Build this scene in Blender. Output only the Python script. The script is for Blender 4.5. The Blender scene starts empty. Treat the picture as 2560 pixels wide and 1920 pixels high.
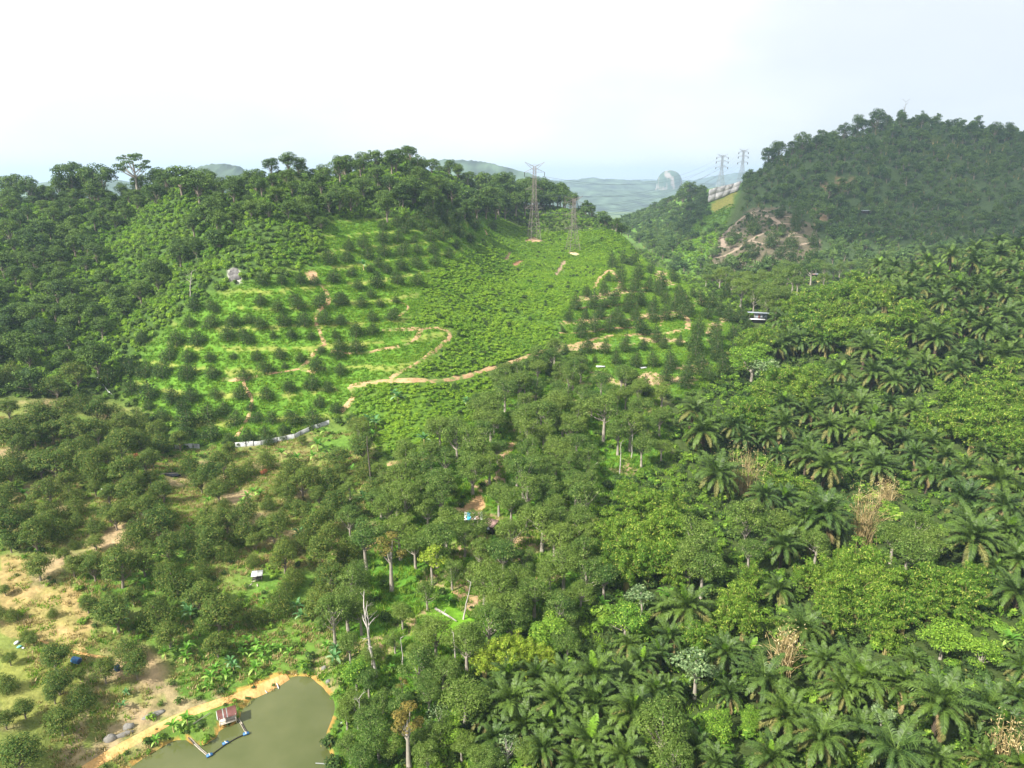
import bpy, math, random
import numpy as np
from mathutils import Vector, Matrix

R = math.radians
C = bpy.context.scene.collection
scene = bpy.context.scene

# ------------------------------------------------------------------ camera, sky, sun, exposure
S = 1.6
CAMZ = 100 * S
PITCH = R(16)
FPX = 1778.0
cam_d = bpy.data.cameras.new('camera')
cam_d.sensor_width = 36.0
cam_d.lens = 36.0 * FPX / 2560.0
cam_d.clip_start = 1.0
cam_d.clip_end = 60000
cam = bpy.data.objects.new('camera', cam_d)
cam.location = (0, 0, CAMZ)
cam.rotation_euler = (R(90) - PITCH, 0, 0)
C.objects.link(cam)
scene.camera = cam
scene.render.resolution_x, scene.render.resolution_y = 1024, 768

SUN_EL = R(43)
sd = Vector((-0.78, -0.60, 0)).normalized()
SUN = Vector((sd.x * math.cos(SUN_EL), sd.y * math.cos(SUN_EL), math.sin(SUN_EL)))
w = bpy.data.worlds.new('World')
scene.world = w
w.use_nodes = True
nt = w.node_tree
nt.nodes.clear()
N = nt.nodes.new
L = nt.links.new
out = N('ShaderNodeOutputWorld'); bg = N('ShaderNodeBackground'); bg.inputs[1].default_value = 0.063
sky = N('ShaderNodeTexSky'); sky.sky_type = 'NISHITA'; sky.sun_disc = False
sky.sun_elevation = SUN_EL
sky.sun_rotation = math.atan2(SUN.x, SUN.y)
sky.dust_density = 2.5; sky.air_density = 1.0
tc = N('ShaderNodeTexCoord'); mp = N('ShaderNodeMapping'); mp.inputs['Scale'].default_value = (1.0, 1.0, 3.2)
mp.inputs['Location'].default_value = (0.35, 0.1, 0.55)
nz = N('ShaderNodeTexNoise'); nz.inputs['Scale'].default_value = 1.7; nz.inputs['Detail'].default_value = 6; nz.inputs['Roughness'].default_value = 0.5
cr = N('ShaderNodeValToRGB'); cr.color_ramp.elements[0].position = 0.30; cr.color_ramp.elements[1].position = 0.58
mp2 = N('ShaderNodeMapping'); mp2.inputs['Scale'].default_value = (1.0, 1.0, 2.2); mp2.inputs['Location'].default_value = (3.3, 1.2, 0.2)
nz2 = N('ShaderNodeTexNoise'); nz2.inputs['Scale'].default_value = 2.1; nz2.inputs['Detail'].default_value = 4
cr2 = N('ShaderNodeValToRGB'); cr2.color_ramp.elements[0].position = 0.42; cr2.color_ramp.elements[1].position = 0.66
cr2.color_ramp.elements[0].color = (9.4, 9.5, 9.5, 1); cr2.color_ramp.elements[1].color = (7.6, 7.8, 7.9, 1)
mx = N('ShaderNodeMix'); mx.data_type = 'RGBA'
L(tc.outputs['Generated'], mp.inputs[0]); L(mp.outputs[0], nz.inputs[0]); L(nz.outputs[0], cr.inputs[0])
L(tc.outputs['Generated'], mp2.inputs[0]); L(mp2.outputs[0], nz2.inputs[0]); L(nz2.outputs[0], cr2.inputs[0])
mth = N('ShaderNodeMath'); mth.operation = 'MULTIPLY_ADD'; mth.inputs[1].default_value = 0.24; mth.inputs[2].default_value = 0.74
L(cr.outputs[0], mth.inputs[0])
L(mth.outputs[0], mx.inputs[0]); L(sky.outputs[0], mx.inputs[6]); L(cr2.outputs[0], mx.inputs[7])
vd = N('ShaderNodeVectorMath'); vd.operation = 'DOT_PRODUCT'; gd = Vector((.66, .955, .26)).normalized(); vd.inputs[1].default_value = gd
L(tc.outputs['Generated'], vd.inputs[0])
nz3 = N('ShaderNodeTexNoise'); nz3.inputs['Scale'].default_value = 5.0; nz3.inputs['Detail'].default_value = 5; L(mp2.outputs[0], nz3.inputs[0])
ad = N('ShaderNodeMath'); ad.operation = 'MULTIPLY_ADD'; ad.inputs[1].default_value = .12; L(nz3.outputs[0], ad.inputs[0]); L(vd.outputs['Value'], ad.inputs[2])
mr = N('ShaderNodeMapRange'); mr.interpolation_type = 'SMOOTHSTEP'; mr.inputs[1].default_value = .985; mr.inputs[2].default_value = 1.06; mr.inputs[3].default_value = 0; mr.inputs[4].default_value = .75; L(ad.outputs[0], mr.inputs[0])
mx2 = N('ShaderNodeMix'); mx2.data_type = 'RGBA'; mx2.inputs[7].default_value = (6.0, 6.5, 7.2, 1); L(mr.outputs[0], mx2.inputs[0]); L(mx.outputs[2], mx2.inputs[6])
L(mx2.outputs[2], bg.inputs[0]); L(bg.outputs[0], out.inputs[0])

sl = bpy.data.lights.new('sun', 'SUN'); sl.energy = 5.0; sl.angle = R(0.55); sl.color = (1.0, 0.945, 0.86)
so = bpy.data.objects.new('sun', sl); so.rotation_euler = SUN.to_track_quat('Z', 'Y').to_euler(); so.location = (0, 0, 400)
C.objects.link(so)
vs = scene.view_settings
scene.display_settings.display_device = 'sRGB'
vs.view_transform = 'Standard'; vs.look = 'None'; vs.exposure = 1.18; vs.gamma = 1; vs.use_curve_mapping = False
cy = scene.cycles
cy.max_bounces = 4; cy.diffuse_bounces = 2; cy.glossy_bounces = 2; cy.transmission_bounces = 3; cy.volume_bounces = 0
cy.transparent_max_bounces = 4; cy.caustics_reflective = False; cy.caustics_refractive = False
try: cy.use_denoising = True
except Exception: pass

# ------------------------------------------------------------------ numeric helpers
RNG = np.random.default_rng(7)
random.seed(7)
CP, SP = math.cos(PITCH), math.sin(PITCH)

def ray(u, v):
    a = (np.asarray(u, float) - 1280) / FPX; b = (960 - np.asarray(v, float)) / FPX
    return a, CP + b * SP, -SP + b * CP

def project(x, y, z):
    dz = z - CAMZ
    f = y * CP - dz * SP
    up = y * SP + dz * CP
    f = np.where(f > 1, f, 1)
    return 1280 + FPX * x / f, 960 - FPX * up / f

def at(c, o):                                   # crop pixel of a 2.572x enlargement -> photo pixel
    return (o[0] + c[0] / 2.572, o[1] + c[1] / 2.572)

def vnoise(x, y, s, seed):
    x = np.asarray(x, float) / s; y = np.asarray(y, float) / s
    xi = np.floor(x).astype(np.int64); yi = np.floor(y).astype(np.int64)
    fx = x - xi; fy = y - yi; fx = fx * fx * (3 - 2 * fx); fy = fy * fy * (3 - 2 * fy)
    def h(i, j):
        n = (i * 374761393 + j * 668265263 + seed * 982451653) & 0x7fffffff
        n = ((n ^ (n >> 13)) * 1274126177) & 0x7fffffff
        n = n ^ (n >> 16)
        return (n & 0xffff) / 65535.0
    return (h(xi, yi) * (1 - fx) + h(xi + 1, yi) * fx) * (1 - fy) + (h(xi, yi + 1) * (1 - fx) + h(xi + 1, yi + 1) * fx) * fy

def fbm(x, y, s, seed, o=4):
    t = 0; a = 1; n = 0
    for k in range(o):
        t = t + a * vnoise(x, y, s / 2 ** k, seed + k * 17); n += a; a *= 0.5
    return t / n

# ------------------------------------------------------------------ terrain
# control points: (picture column, distance, height), lengths in units of 1.6 m
CT = [(-700,55,50),(-900,90,52),(-900,130,56),(-900,180,72),(-900,250,90),(-900,330,80),
(100,50,48),(100,72,49.5),(100,90,51.5),(100,112,52),(100,135,53.5),(100,160,60),(100,190,70),(100,230,83),(100,260,92.5),(100,300,86),(100,340,72),(100,450,50),
(300,112,52),(300,150,55),(300,190,68),(300,230,82),(300,262,93.5),(300,310,82),
(500,72,47),(500,90,50),(500,110,50.5),(500,130,50.3),(500,150,59),(500,178,75),(500,215,87),(500,240,95.5),(590,245,91.5),(500,290,86),
(700,85,47.5),(700,110,49.5),(700,133,51.3),(700,150,59),(700,178,75),(700,205,88),(700,240,101),(700,262,100),(700,330,80),(700,450,50),
(860,110,48.5),(860,133,51.5),(860,150,57.5),(860,180,71),(860,210,83),(860,245,93),(860,280,101),(860,310,98),
(1018,90,46),(1018,128,51),(1018,150,57),(1018,180,68),(1018,230,85),(1018,265,98),(1018,290,107),(1018,320,103),(1018,380,85),(1018,500,50),
(1140,150,54),(1140,200,68),(1140,250,80),(1140,300,91),(1140,330,99),(1140,380,88),
(1250,130,49.5),(1250,165,55),(1250,200,62.5),(1250,250,67.5),(1250,300,75),(1250,340,84),(1250,370,90.5),(1250,400,86),(1250,480,58),
(1335,330,74.2),(1335,290,69),(1335,250,66),(1350,370,83),(1350,395,86),(1350,430,78),(1420,310,69.2),(1420,270,65),
(1450,370,84.5),(1450,400,80),(1450,460,58),(1560,340,73),(1560,370,68),(1500,300,68),(1560,420,56),(1640,310,63.8),(1640,340,57),(1600,400,50),(1700,380,50),
(1280,150,50.5),(1280,105,47.6),(1280,85,45.5),(1280,69,45),(1280,50,44),(1400,170,53),(1400,200,59),(1400,130,48),
(1600,200,58),(1600,240,62.4),(1600,270,64.5),(1500,250,64),(1740,200,57),(1740,250,61),(1740,290,60),(1800,300,57),(1900,330,55),
(1600,150,50),(1600,110,45),(1600,70,45),(1600,50,46),(1750,170,52),(1900,230,57),(1900,190,50),(1900,170,48),(1900,130,43),(1900,90,43),(1900,60,46),
(2200,50,47),(2200,80,45),(2200,110,42.5),(2200,140,43.5),(2200,170,50),(2200,200,60),(2200,235,67.5),(2500,250,74.5),(2500,200,64),(2500,160,52),(2500,110,45),(2500,60,48),
(2000,250,60),(2000,210,54),(2200,290,58),(2500,320,60),(2000,300,56),
(3100,100,48),(3100,180,60),(3100,250,80),(3100,330,70),(3100,450,95),(3000,600,132),
(1950,340,56),(1900,390,69),(1950,430,81.5),(2100,500,104),(1920,520,102),(1830,430,70),(1800,370,55),
(1870,560,92),(1925,550,108),(1980,560,117),(2153,590,133),(2257,600,142),(2430,620,132),(2560,600,131),(2800,600,134),
(2257,470,87.7),(2257,530,114),(2257,410,67),(2257,350,57),(2500,450,88),(2500,520,113),(2560,390,69),(2257,750,90),(1900,700,62),(2600,760,90),
(1780,640,92.7),(1860,640,98),(1840,660,97),(1700,640,85.5),(1600,620,66),(1500,620,58),(1780,680,88),(1860,690,90),(1700,690,70),
(1750,500,62),(1650,520,58.6),(1680,400,52),(1780,560,72),(1820,600,84),(1400,600,45),(1500,500,50),
(-600,600,30),(-600,900,15),(100,900,12),(700,600,35),(700,900,12),(1018,700,20),(1250,600,36),(1280,900,10),(1700,900,14),(2257,920,40),(2900,900,50),(3300,600,90),
(-700,15,49),(700,20,46),(1280,20,45),(2000,20,47),(3300,15,49),(700,60,44.5),(600,45,45)]

def ct_xy(u, D, z):
    r = (z - 100.0) / D
    b = (r * CP + SP) / (CP - r * SP)
    t = D / (CP + b * SP)
    return ((u - 1280) / FPX * t * S, D * S, z * S)
CPT = np.array([ct_xy(*c) for c in CT])
kern = lambda r2: -np.sqrt(r2 + 14.0 ** 2)
P = CPT[:, :2]; n = len(P)
d2 = ((P[:, None] - P[None]) ** 2).sum(-1)
A = np.zeros((n + 3, n + 3)); A[:n, :n] = kern(d2) - np.eye(n) * 1.5
A[:n, n] = 1; A[:n, n + 1:] = P / 500; A[n, :n] = 1; A[n + 1:, :n] = P.T / 500
wts = np.linalg.solve(A, np.concatenate([CPT[:, 2], [0, 0, 0]]))
GX0, GX1, GY0, GY1, GS = -1150.0, 1500.0, -40.0, 1760.0, 2.5
gx = np.arange(GX0, GX1, GS); gy = np.arange(GY0, GY1, GS)
GXX, GYY = np.meshgrid(gx, gy)
ZG = np.zeros_like(GXX)
for i in range(len(gy)):
    q = (gx[:, None] - P[None, :, 0]) ** 2 + (gy[i] - P[None, :, 1]) ** 2
    ZG[i] = kern(q) @ wts[:n] + wts[n] + wts[n + 1] * gx / 500 + wts[n + 2] * gy[i] / 500
ZG += (fbm(GXX, GYY, 60, 3) - 0.5) * 5.0 * np.clip(GYY / 250, 0.25, 1) + (fbm(GXX, GYY, 14, 5, 3) - 0.5) * 1.4

ZG += (fbm(GXX, GYY, 120, 41, 3) - .5) * 26 * np.clip((GYY - 580) / 120, 0, 1) * np.clip((GXX - .33 * GYY) / 80, 0, 1) * np.clip((1000 - GYY) / 100, 0, 1)
def bil(G, x, y):
    fx = np.clip((np.asarray(x, float) - GX0) / GS, 0, G.shape[1] - 1.001); fy = np.clip((np.asarray(y, float) - GY0) / GS, 0, G.shape[0] - 1.001)
    i = fx.astype(int); j = fy.astype(int); fx = fx - i; fy = fy - j
    return (G[j, i] * (1 - fx) + G[j, i + 1] * fx) * (1 - fy) + (G[j + 1, i] * (1 - fx) + G[j + 1, i + 1] * fx) * fy

def hgt(x, y): return bil(ZG, x, y)
TT = 25 * np.exp(np.linspace(0, math.log(1650 / 25), 1500))
def hit(u, v, h=0.0, G=None):
    a, b, c = ray(u, v)
    x = a * TT; y = b * TT; z = CAMZ + c * TT
    d = z - (bil(ZG if G is None else G, x, y) + h)
    k = np.argmax(d < 0)
    if not (d < 0).any(): return None
    k = max(k, 1); f = d[k - 1] / (d[k - 1] - d[k])
    t = TT[k - 1] + (TT[k] - TT[k - 1]) * f
    return (float(a * t), float(b * t), float(CAMZ + c * t), float(t))

def inpoly(px, py, poly):
    px = np.asarray(px, float); py = np.asarray(py, float)
    r = np.zeros(px.shape, bool); n = len(poly)
    for i in range(n):
        x0, y0 = poly[i]; x1, y1 = poly[(i + 1) % n]
        c = ((y0 > py) != (y1 > py)) & (px < (x1 - x0) * (py - y0) / ((y1 - y0) if y1 != y0 else 1e-9) + x0)
        r ^= c
    return r

def segdist(px, py, line):
    d = np.full(np.shape(px), 1e9)
    for (x0, y0), (x1, y1) in zip(line[:-1], line[1:]):
        dx, dy = x1 - x0, y1 - y0
        t = np.clip(((px - x0) * dx + (py - y0) * dy) / max(dx * dx + dy * dy, 1e-9), 0, 1)
        d = np.minimum(d, np.hypot(px - x0 - t * dx, py - y0 - t * dy))
    return d

def dispoly(l): return [(x / 0.864, y / 0.864) for x, y in l]   # overview pixels -> photo pixels
def crop(l, o): return [at(c, o) for c in l]
def blur(M, k):
    for ax in (0, 1):
        c = np.cumsum(np.pad(M, [(k + 1, k) if a == ax else (0, 0) for a in (0, 1)], mode='edge'), axis=ax)
        sl1 = [slice(None)] * 2; sl0 = [slice(None)] * 2
        sl1[ax] = slice(2 * k + 1, None); sl0[ax] = slice(None, -(2 * k + 1))
        M = (c[tuple(sl1)] - c[tuple(sl0)]) / (2 * k + 1)
    return M

# picture-traced regions, resolved to the ground they cover
ZN = {
 'terrace': dispoly([(265,840),(300,760),(420,660),(520,610),(640,590),(690,545),(700,470),(1060,470),(1060,510),(960,570),(900,620),(910,660),(860,700),(980,705),(985,730),(850,820),(780,830),(760,880),(700,915),(520,960),(380,960),(330,900),(250,860)]),
 'scrub': dispoly([(1060,470),(1160,430),(1250,440),(1420,550),(1330,580),(1250,640),(1200,700),(1200,750),(1100,780),(1020,815),(860,825),(985,730),(985,705),(860,700),(910,660),(900,620),(960,570),(1060,510)]),
 'scrub2': dispoly([(780,840),(1000,825),(1100,800),(1060,830),(1030,890),(960,960),(930,980),(810,1000),(790,930),(750,900)]),
 'cluster': dispoly([(1320,570),(1420,560),(1520,650),(1590,700),(1600,780),(1480,860),(1280,830),(1210,770),(1200,700),(1250,640)]),
 'forestL': dispoly([(-800,300),(560,395),(700,400),(900,330),(1240,400),(1240,440),(1160,430),(1060,470),(700,470),(690,545),(640,590),(520,610),(420,660),(300,760),(265,840),(200,830),(130,860),(-800,860)]),
 'orchard': dispoly([(-800,860),(130,860),(250,870),(380,970),(520,970),(700,920),(790,930),(810,1010),(800,1180),(720,1290),(700,1400),(620,1470),(560,1510),(300,1659),(160,2300),(-1600,2300)]),
 'wood': dispoly([(810,1010),(930,985),(1030,890),(1060,830),(1200,780),(1300,830),(1420,860),(1440,1000),(1300,1060),(1300,1300),(1000,1400),(1050,1700),(1050,2400),(700,2400),(720,1500),(620,1460),(700,1400),(720,1290),(800,1180)]),
 'valley': dispoly([(1250,460),(1480,400),(1620,370),(1560,500),(1530,600),(1640,640),(1660,680),(1590,700),(1520,650),(1420,555)]),
 'farhill': dispoly([(1540,600),(1530,560),(1600,460),(1620,330),(1950,180),(2600,180),(2600,520),(2212,515),(1900,580),(1840,600),(1680,630)]),
}
ZN['palms'] = dispoly([(1660,690),(1840,600),(1900,580),(2212,515),(3200,400),(3800,2400),(1050,2400),(1050,1400),(1300,1300),(1300,1060),(1440,1000),(1480,860),(1600,780),(1590,700)])
UG, VG = project(GXX, GYY, ZG)
VIS = GYY > 25
ZM = {k: (inpoly(UG, VG, p) & VIS) for k, p in ZN.items()}
far = GYY > 340 * S
for k in ('palms', 'terrace', 'scrub', 'cluster', 'orchard', 'wood', 'scrub2'): ZM[k] &= ~far
ZM['forestL'] &= (GYY < 470 * S) & (GYY > 135 * S)
ZM['farhill'] |= (GYY > 345 * S) & (GXX > 0.34 * GYY) & (GYY < 900 * S) & ~ZM['valley']
ZM['farhill'] &= GYY > 335 * S
ZM['valley'] &= GYY > 330 * S

# terraces: stepped benches where the planting is
def bench(z, st, k):
    f = z / st - np.floor(z / st)
    g = np.where(f < 0.35, f * 0.35, 0.1225 + (f - 0.35) * (1 - 0.1225) / 0.65)
    return np.floor(z / st) * st + g * st, f
tw = blur((ZM['terrace'] | ZM['cluster']).astype(float), 4)
warp = ZG + (fbm(GXX, GYY, 50, 31) - 0.5) * 1.5
zb, BF = bench(warp, 5.6, 1)
ZG = ZG + (zb - warp) * tw * 0.9
twf = blur(inpoly(UG, VG, crop([(180,1130),(200,960),(460,720),(640,700),(850,830),(920,950),(820,1120),(500,1160)], (1700, 240))).astype(float) * (GYY > 345 * S) * (GYY < 480 * S), 3)
zb2, BF2 = bench(warp, 9.0, 1)
ZG = ZG + (zb2 - warp) * twf * 0.3

# pond basin
OB = (0, 1280)
POND_PX = crop([(820,1646),(960,1570),(1060,1500),(1190,1450),(1250,1500),(1330,1490),(1400,1450),(1420,1390),(1500,1375),(1545,1330),(1560,1260),(1620,1210),(1720,1170),(1820,1110),(1870,1055),(1990,1060),(2060,1110),(2150,1220),(2170,1300),(2110,1380),(2100,1480),(2120,1560),(2080,1700),(2080,1900),(2000,2150),(300,2150)], OB)
WZ = 45.0 * S
def onplane(u, v, z):
    a, b, c = ray(u, v); t = (z - CAMZ) / c
    return (float(a * t), float(b * t))
POND = [onplane(u, v, WZ) for u, v in POND_PX]
pin = inpoly(GXX, GYY, POND)
pd = segdist(GXX, GYY, POND + POND[:1])
near = (GYY < 170) & (np.abs(GXX) < 150)
bank = WZ + 0.25 + np.clip(pd / 2.2, 0, 1) * 0.7
wb = np.clip(1 - (pd - 2.0) / 16, 0, 1); wb = wb * wb * (3 - 2 * wb)
ZG = np.where(near & ~pin, np.where(pd < 2, bank, bank * wb + np.maximum(ZG, WZ + 1.0) * (1 - wb)), ZG)
ZG = np.where(near & pin, WZ - 0.15 - np.clip(pd, 0, 4) * 0.5, ZG)

# tracks
O2, O5, O1, O4, O3 = (850, 240), (850, 820), (0, 240), (0, 820), (1700, 240)
TRK = [
 ('dirt', 3.6, crop([(60,380),(190,350),(320,335),(420,350),(560,345),(700,330),(830,310),(940,268),(1060,240),(1180,190),(1310,150),(1420,130),(1540,100),(1620,70),(1750,50),(1900,42),(2000,42),(2130,40),(2200,8)], O5)),
 ('dirt', 2.6, crop([(320,325),(400,285),(500,225),(600,150),(680,90),(735,35),(700,5),(640,-5),(520,5),(420,10),(270,15)], O5)),
 ('dirt', 2.2, crop([(520,10),(510,50),(470,90),(380,130),(170,160),(40,165),(-60,150)], O5)),
 ('dirt', 2.0, crop([(280,1310),(380,1335),(480,1345),(430,1390),(380,1420)], O2)),
 ('dirt', 2.4, crop([(925,850),(945,870),(940,905)], O2)),
 ('dirt', 2.6, crop([(1960,1140),(2010,1190),(2110,1240),(2120,1300),(2100,1360),(2010,1390),(2040,1480),(2090,1590)], O1)),
 ('dirt', 2.2, crop([(2090,100),(2050,140),(1990,200),(1940,270),(1800,290),(1640,310),(1560,340),(1430,330)], O4)),
 ('dirt', 1.8, crop([(2030,290),(1940,270)], O4)),
 ('dirt', 2.2, crop([(1560,350),(1600,400),(1640,460),(1645,530),(1590,570),(1570,620),(1520,700)], O4)),
 ('dirt', 3.4, crop([(60,380),(120,400),(130,450),(60,500),(0,540)], O5)),
 ('dirt', 4.6, crop([(300,880),(400,850),(500,825),(600,830),(640,850)], O5)),
 ('dirt', 3.4, crop([(1500,1370),(1600,1350),(1730,1355),(1820,1340),(1960,1340)], O2)),
 ('dirt', 3.4, crop([(1430,1450),(1520,1445),(1600,1440)], O2)),
 ('dirt', 3.8, crop([(1410,1525),(1540,1525),(1680,1500),(1790,1490),(1900,1490)], O2)),
 ('dirt', 4.2, crop([(1630,1235),(1680,1160),(1740,1115),(1800,1190),(1800,1240)], O2)),
 ('dirt', 2.6, crop([(2060,1480),(2080,1400),(2100,1370)], O2)),
 ('dirt', 4.0, crop([(150,1330),(130,1300)], O3)),
 ('dirt', 5.0, crop([(20,1400),(60,1450),(40,1500)], O3)),
 ('dirt', 2.5, crop([(1060,820),(1090,780),(1140,720)], O5)),
 ('dirt', 2.2, crop([(720,510),(800,550),(890,565)], (850, 1280))),
 ('dirt', 2.0, crop([(180,220),(230,200),(245,120)], (850, 1280))),
 ('ochre', 2.6, crop([(540,1660),(640,1590),(720,1550),(860,1470),(980,1400),(1090,1320),(1250,1255),(1400,1235),(1520,1205),(1620,1165),(1720,1130),(1800,1095),(1850,1060)], OB)),
 ('ochre', 0.8, crop([(260,830),(340,860),(430,890),(520,915),(640,945),(700,940)], OB)),
 ('grey', 5.0, crop([(195,1040),(290,1030),(380,980),(450,930),(540,880)], O3)),
 ('grey', 5.0, crop([(220,970),(330,970),(375,985)], O3)),
 ('grey', 5.0, crop([(285,968),(265,900),(320,860),(380,800),(460,742),(520,735),(610,735)], O3)),
 ('grey', 5.0, crop([(460,750),(560,775),(650,815),(620,830),(560,828)], O3)),
 ('grey', 4.5, crop([(600,778),(720,778)], O3)),
 ('grey', 4.5, crop([(450,930),(520,950),(600,960),(700,965),(800,950),(890,940)], O3)),
 ('grey', 4.5, crop([(650,818),(780,835),(780,870),(700,890),(690,910),(780,905)], O3)),
 ('grey', 4.5, crop([(320,868),(400,885)], O3)),
 ('grey', 5.5, crop([(190,1085),(300,1060),(400,1075),(490,1105)], O3)),
 ('grey', 6.0, crop([(640,1000),(690,1030),(700,1080),(800,1085)], O3)),
]
TW = []
for kind, wd, px in TRK:
    pts = []; wd = wd * (.66 if kind == 'dirt' else .8)
    for u, v in px:
        h = hit(u, v)
        if h and (not pts or math.hypot(h[0] - pts[-1][0], h[1] - pts[-1][1]) < 140): pts.append((h[0], h[1]))
    q = []
    for (x0, y0), (x1, y1) in zip(pts[:-1], pts[1:]):
        m = max(1, int(math.hypot(x1 - x0, y1 - y0) / 2.5))
        q += [(x0 + (x1 - x0) * t / m, y0 + (y1 - y0) * t / m) for t in range(m)]
    q.append(pts[-1]); q = np.array(q)
    for _ in range(4):
        if len(q) > 4: q[1:-1] = (q[:-2] + q[1:-1] * 2 + q[2:]) / 4
    TW.append((kind, wd, q))
# bed the tracks into the slope and remember the distance to them
TD = np.full(ZG.shape, 99.0)
for kind, wd, q in TW:
    zc = hgt(q[:, 0], q[:, 1])
    for (x, y), z in zip(q, zc):
        i0 = int((x - GX0) / GS); j0 = int((y - GY0) / GS); k = 5
        sy, sx = slice(max(j0 - k, 0), j0 + k + 2), slice(max(i0 - k, 0), i0 + k + 2)
        d = np.hypot(GXX[sy, sx] - x, GYY[sy, sx] - y)
        TD[sy, sx] = np.minimum(TD[sy, sx], d - wd / 2)
        if wd > 2.5:
            ww = np.clip(1 - (d - wd / 2) / 3.0, 0, 1) * 0.35
            ZG[sy, sx] = ZG[sy, sx] * (1 - ww) + z * ww
SLX = np.gradient(ZG, GS, axis=1); SLY = np.gradient(ZG, GS, axis=0)
ZMf = {k: blur(m.astype(float), 2) for k, m in ZM.items()}

# ------------------------------------------------------------------ materials
def mat(name, col, rough=0.8, metal=0.0, spec=0.3, var=0.0, vscale=3.0, bump=0.0):
    m = bpy.data.materials.new(name); m.use_nodes = True
    t = m.node_tree; b = t.nodes['Principled BSDF']
    b.inputs['Base Color'].default_value = (*col, 1); b.inputs['Roughness'].default_value = rough
    b.inputs['Metallic'].default_value = metal; b.inputs['Specular IOR Level'].default_value = spec
    if var:
        tc = t.nodes.new('ShaderNodeTexCoord'); no = t.nodes.new('ShaderNodeTexNoise'); no.inputs['Scale'].default_value = vscale; no.inputs['Detail'].default_value = 6
        r = t.nodes.new('ShaderNodeValToRGB'); r.color_ramp.elements[0].position = 0.3; r.color_ramp.elements[1].position = 0.7
        r.color_ramp.elements[0].color = (*[c * (1 - var) for c in col], 1); r.color_ramp.elements[1].color = (*[min(1, c * (1 + var)) for c in col], 1)
        t.links.new(tc.outputs['Object'], no.inputs[0]); t.links.new(no.outputs[0], r.inputs[0]); t.links.new(r.outputs[0], b.inputs['Base Color'])
        if bump:
            bp = t.nodes.new('ShaderNodeBump'); bp.inputs['Strength'].default_value = bump; t.links.new(no.outputs[0], bp.inputs['Height']); t.links.new(bp.outputs[0], b.inputs['Normal'])
    return m

def leafmat(name, a, b2, tip=None, tipamt=0.0, trans=0.35, rough=0.62, spec=0.16):
    """a..b2: colour range between plants; tip: colour of some of the leaves"""
    m = bpy.data.materials.new(name); m.use_nodes = True
    t = m.node_tree; t.nodes.clear(); n = t.nodes.new; l = t.links.new
    o = n('ShaderNodeOutputMaterial'); oi = n('ShaderNodeObjectInfo'); at_ = n('ShaderNodeAttribute'); at_.attribute_name = 'v'
    m1 = n('ShaderNodeMix'); m1.data_type = 'RGBA'; m1.inputs[6].default_value = (*a, 1); m1.inputs[7].default_value = (*b2, 1)
    ge = n('ShaderNodeNewGeometry'); pn = n('ShaderNodeTexNoise'); pn.inputs['Scale'].default_value = .07; pn.inputs['Detail'].default_value = 3
    l(ge.outputs['Position'], pn.inputs[0])
    pr_ = n('ShaderNodeMapRange'); pr_.inputs[1].default_value = .36; pr_.inputs[2].default_value = .64; l(pn.outputs[0], pr_.inputs[0])
    av = n('ShaderNodeMix'); av.data_type = 'FLOAT'; av.inputs[0].default_value = .5; l(oi.outputs['Random'], av.inputs[2]); l(pr_.outputs[0], av.inputs[3])
    l(av.outputs[0], m1.inputs[0])
    src = m1.outputs[2]
    if tip:
        mr = n('ShaderNodeMapRange'); mr.inputs[1].default_value = 1 - tipamt; mr.inputs[2].default_value = 1.0
        l(at_.outputs['Fac'], mr.inputs[0])
        m2 = n('ShaderNodeMix'); m2.data_type = 'RGBA'; m2.inputs[7].default_value = (*tip, 1)
        l(mr.outputs[0], m2.inputs[0]); l(src, m2.inputs[6]); src = m2.outputs[2]
    # brightness varies from leaf to leaf
    ml = n('ShaderNodeMath'); ml.operation = 'MULTIPLY_ADD'; ml.inputs[1].default_value = 0.75; ml.inputs[2].default_value = 0.62
    l(at_.outputs['Fac'], ml.inputs[0])
    vm = n('ShaderNodeVectorMath'); vm.operation = 'SCALE'; l(src, vm.inputs[0]); l(ml.outputs[0], vm.inputs['Scale'])
    pb = n('ShaderNodeBsdfPrincipled'); pb.inputs['Roughness'].default_value = rough; pb.inputs['Specular IOR Level'].default_value = spec
    l(vm.outputs[0], pb.inputs['Base Color'])
    tr = n('ShaderNodeBsdfTranslucent')
    vm2 = n('ShaderNodeVectorMath'); vm2.operation = 'MULTIPLY'; vm2.inputs[1].default_value = (1.15, 1.35, 0.5); l(vm.outputs[0], vm2.inputs[0]); l(vm2.outputs[0], tr.inputs[0])
    ms = n('ShaderNodeMixShader'); ms.inputs[0].default_value = trans
    l(pb.outputs[0], ms.inputs[1]); l(tr.outputs[0], ms.inputs[2]); l(ms.outputs[0], o.inputs[0])
    return m

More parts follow.
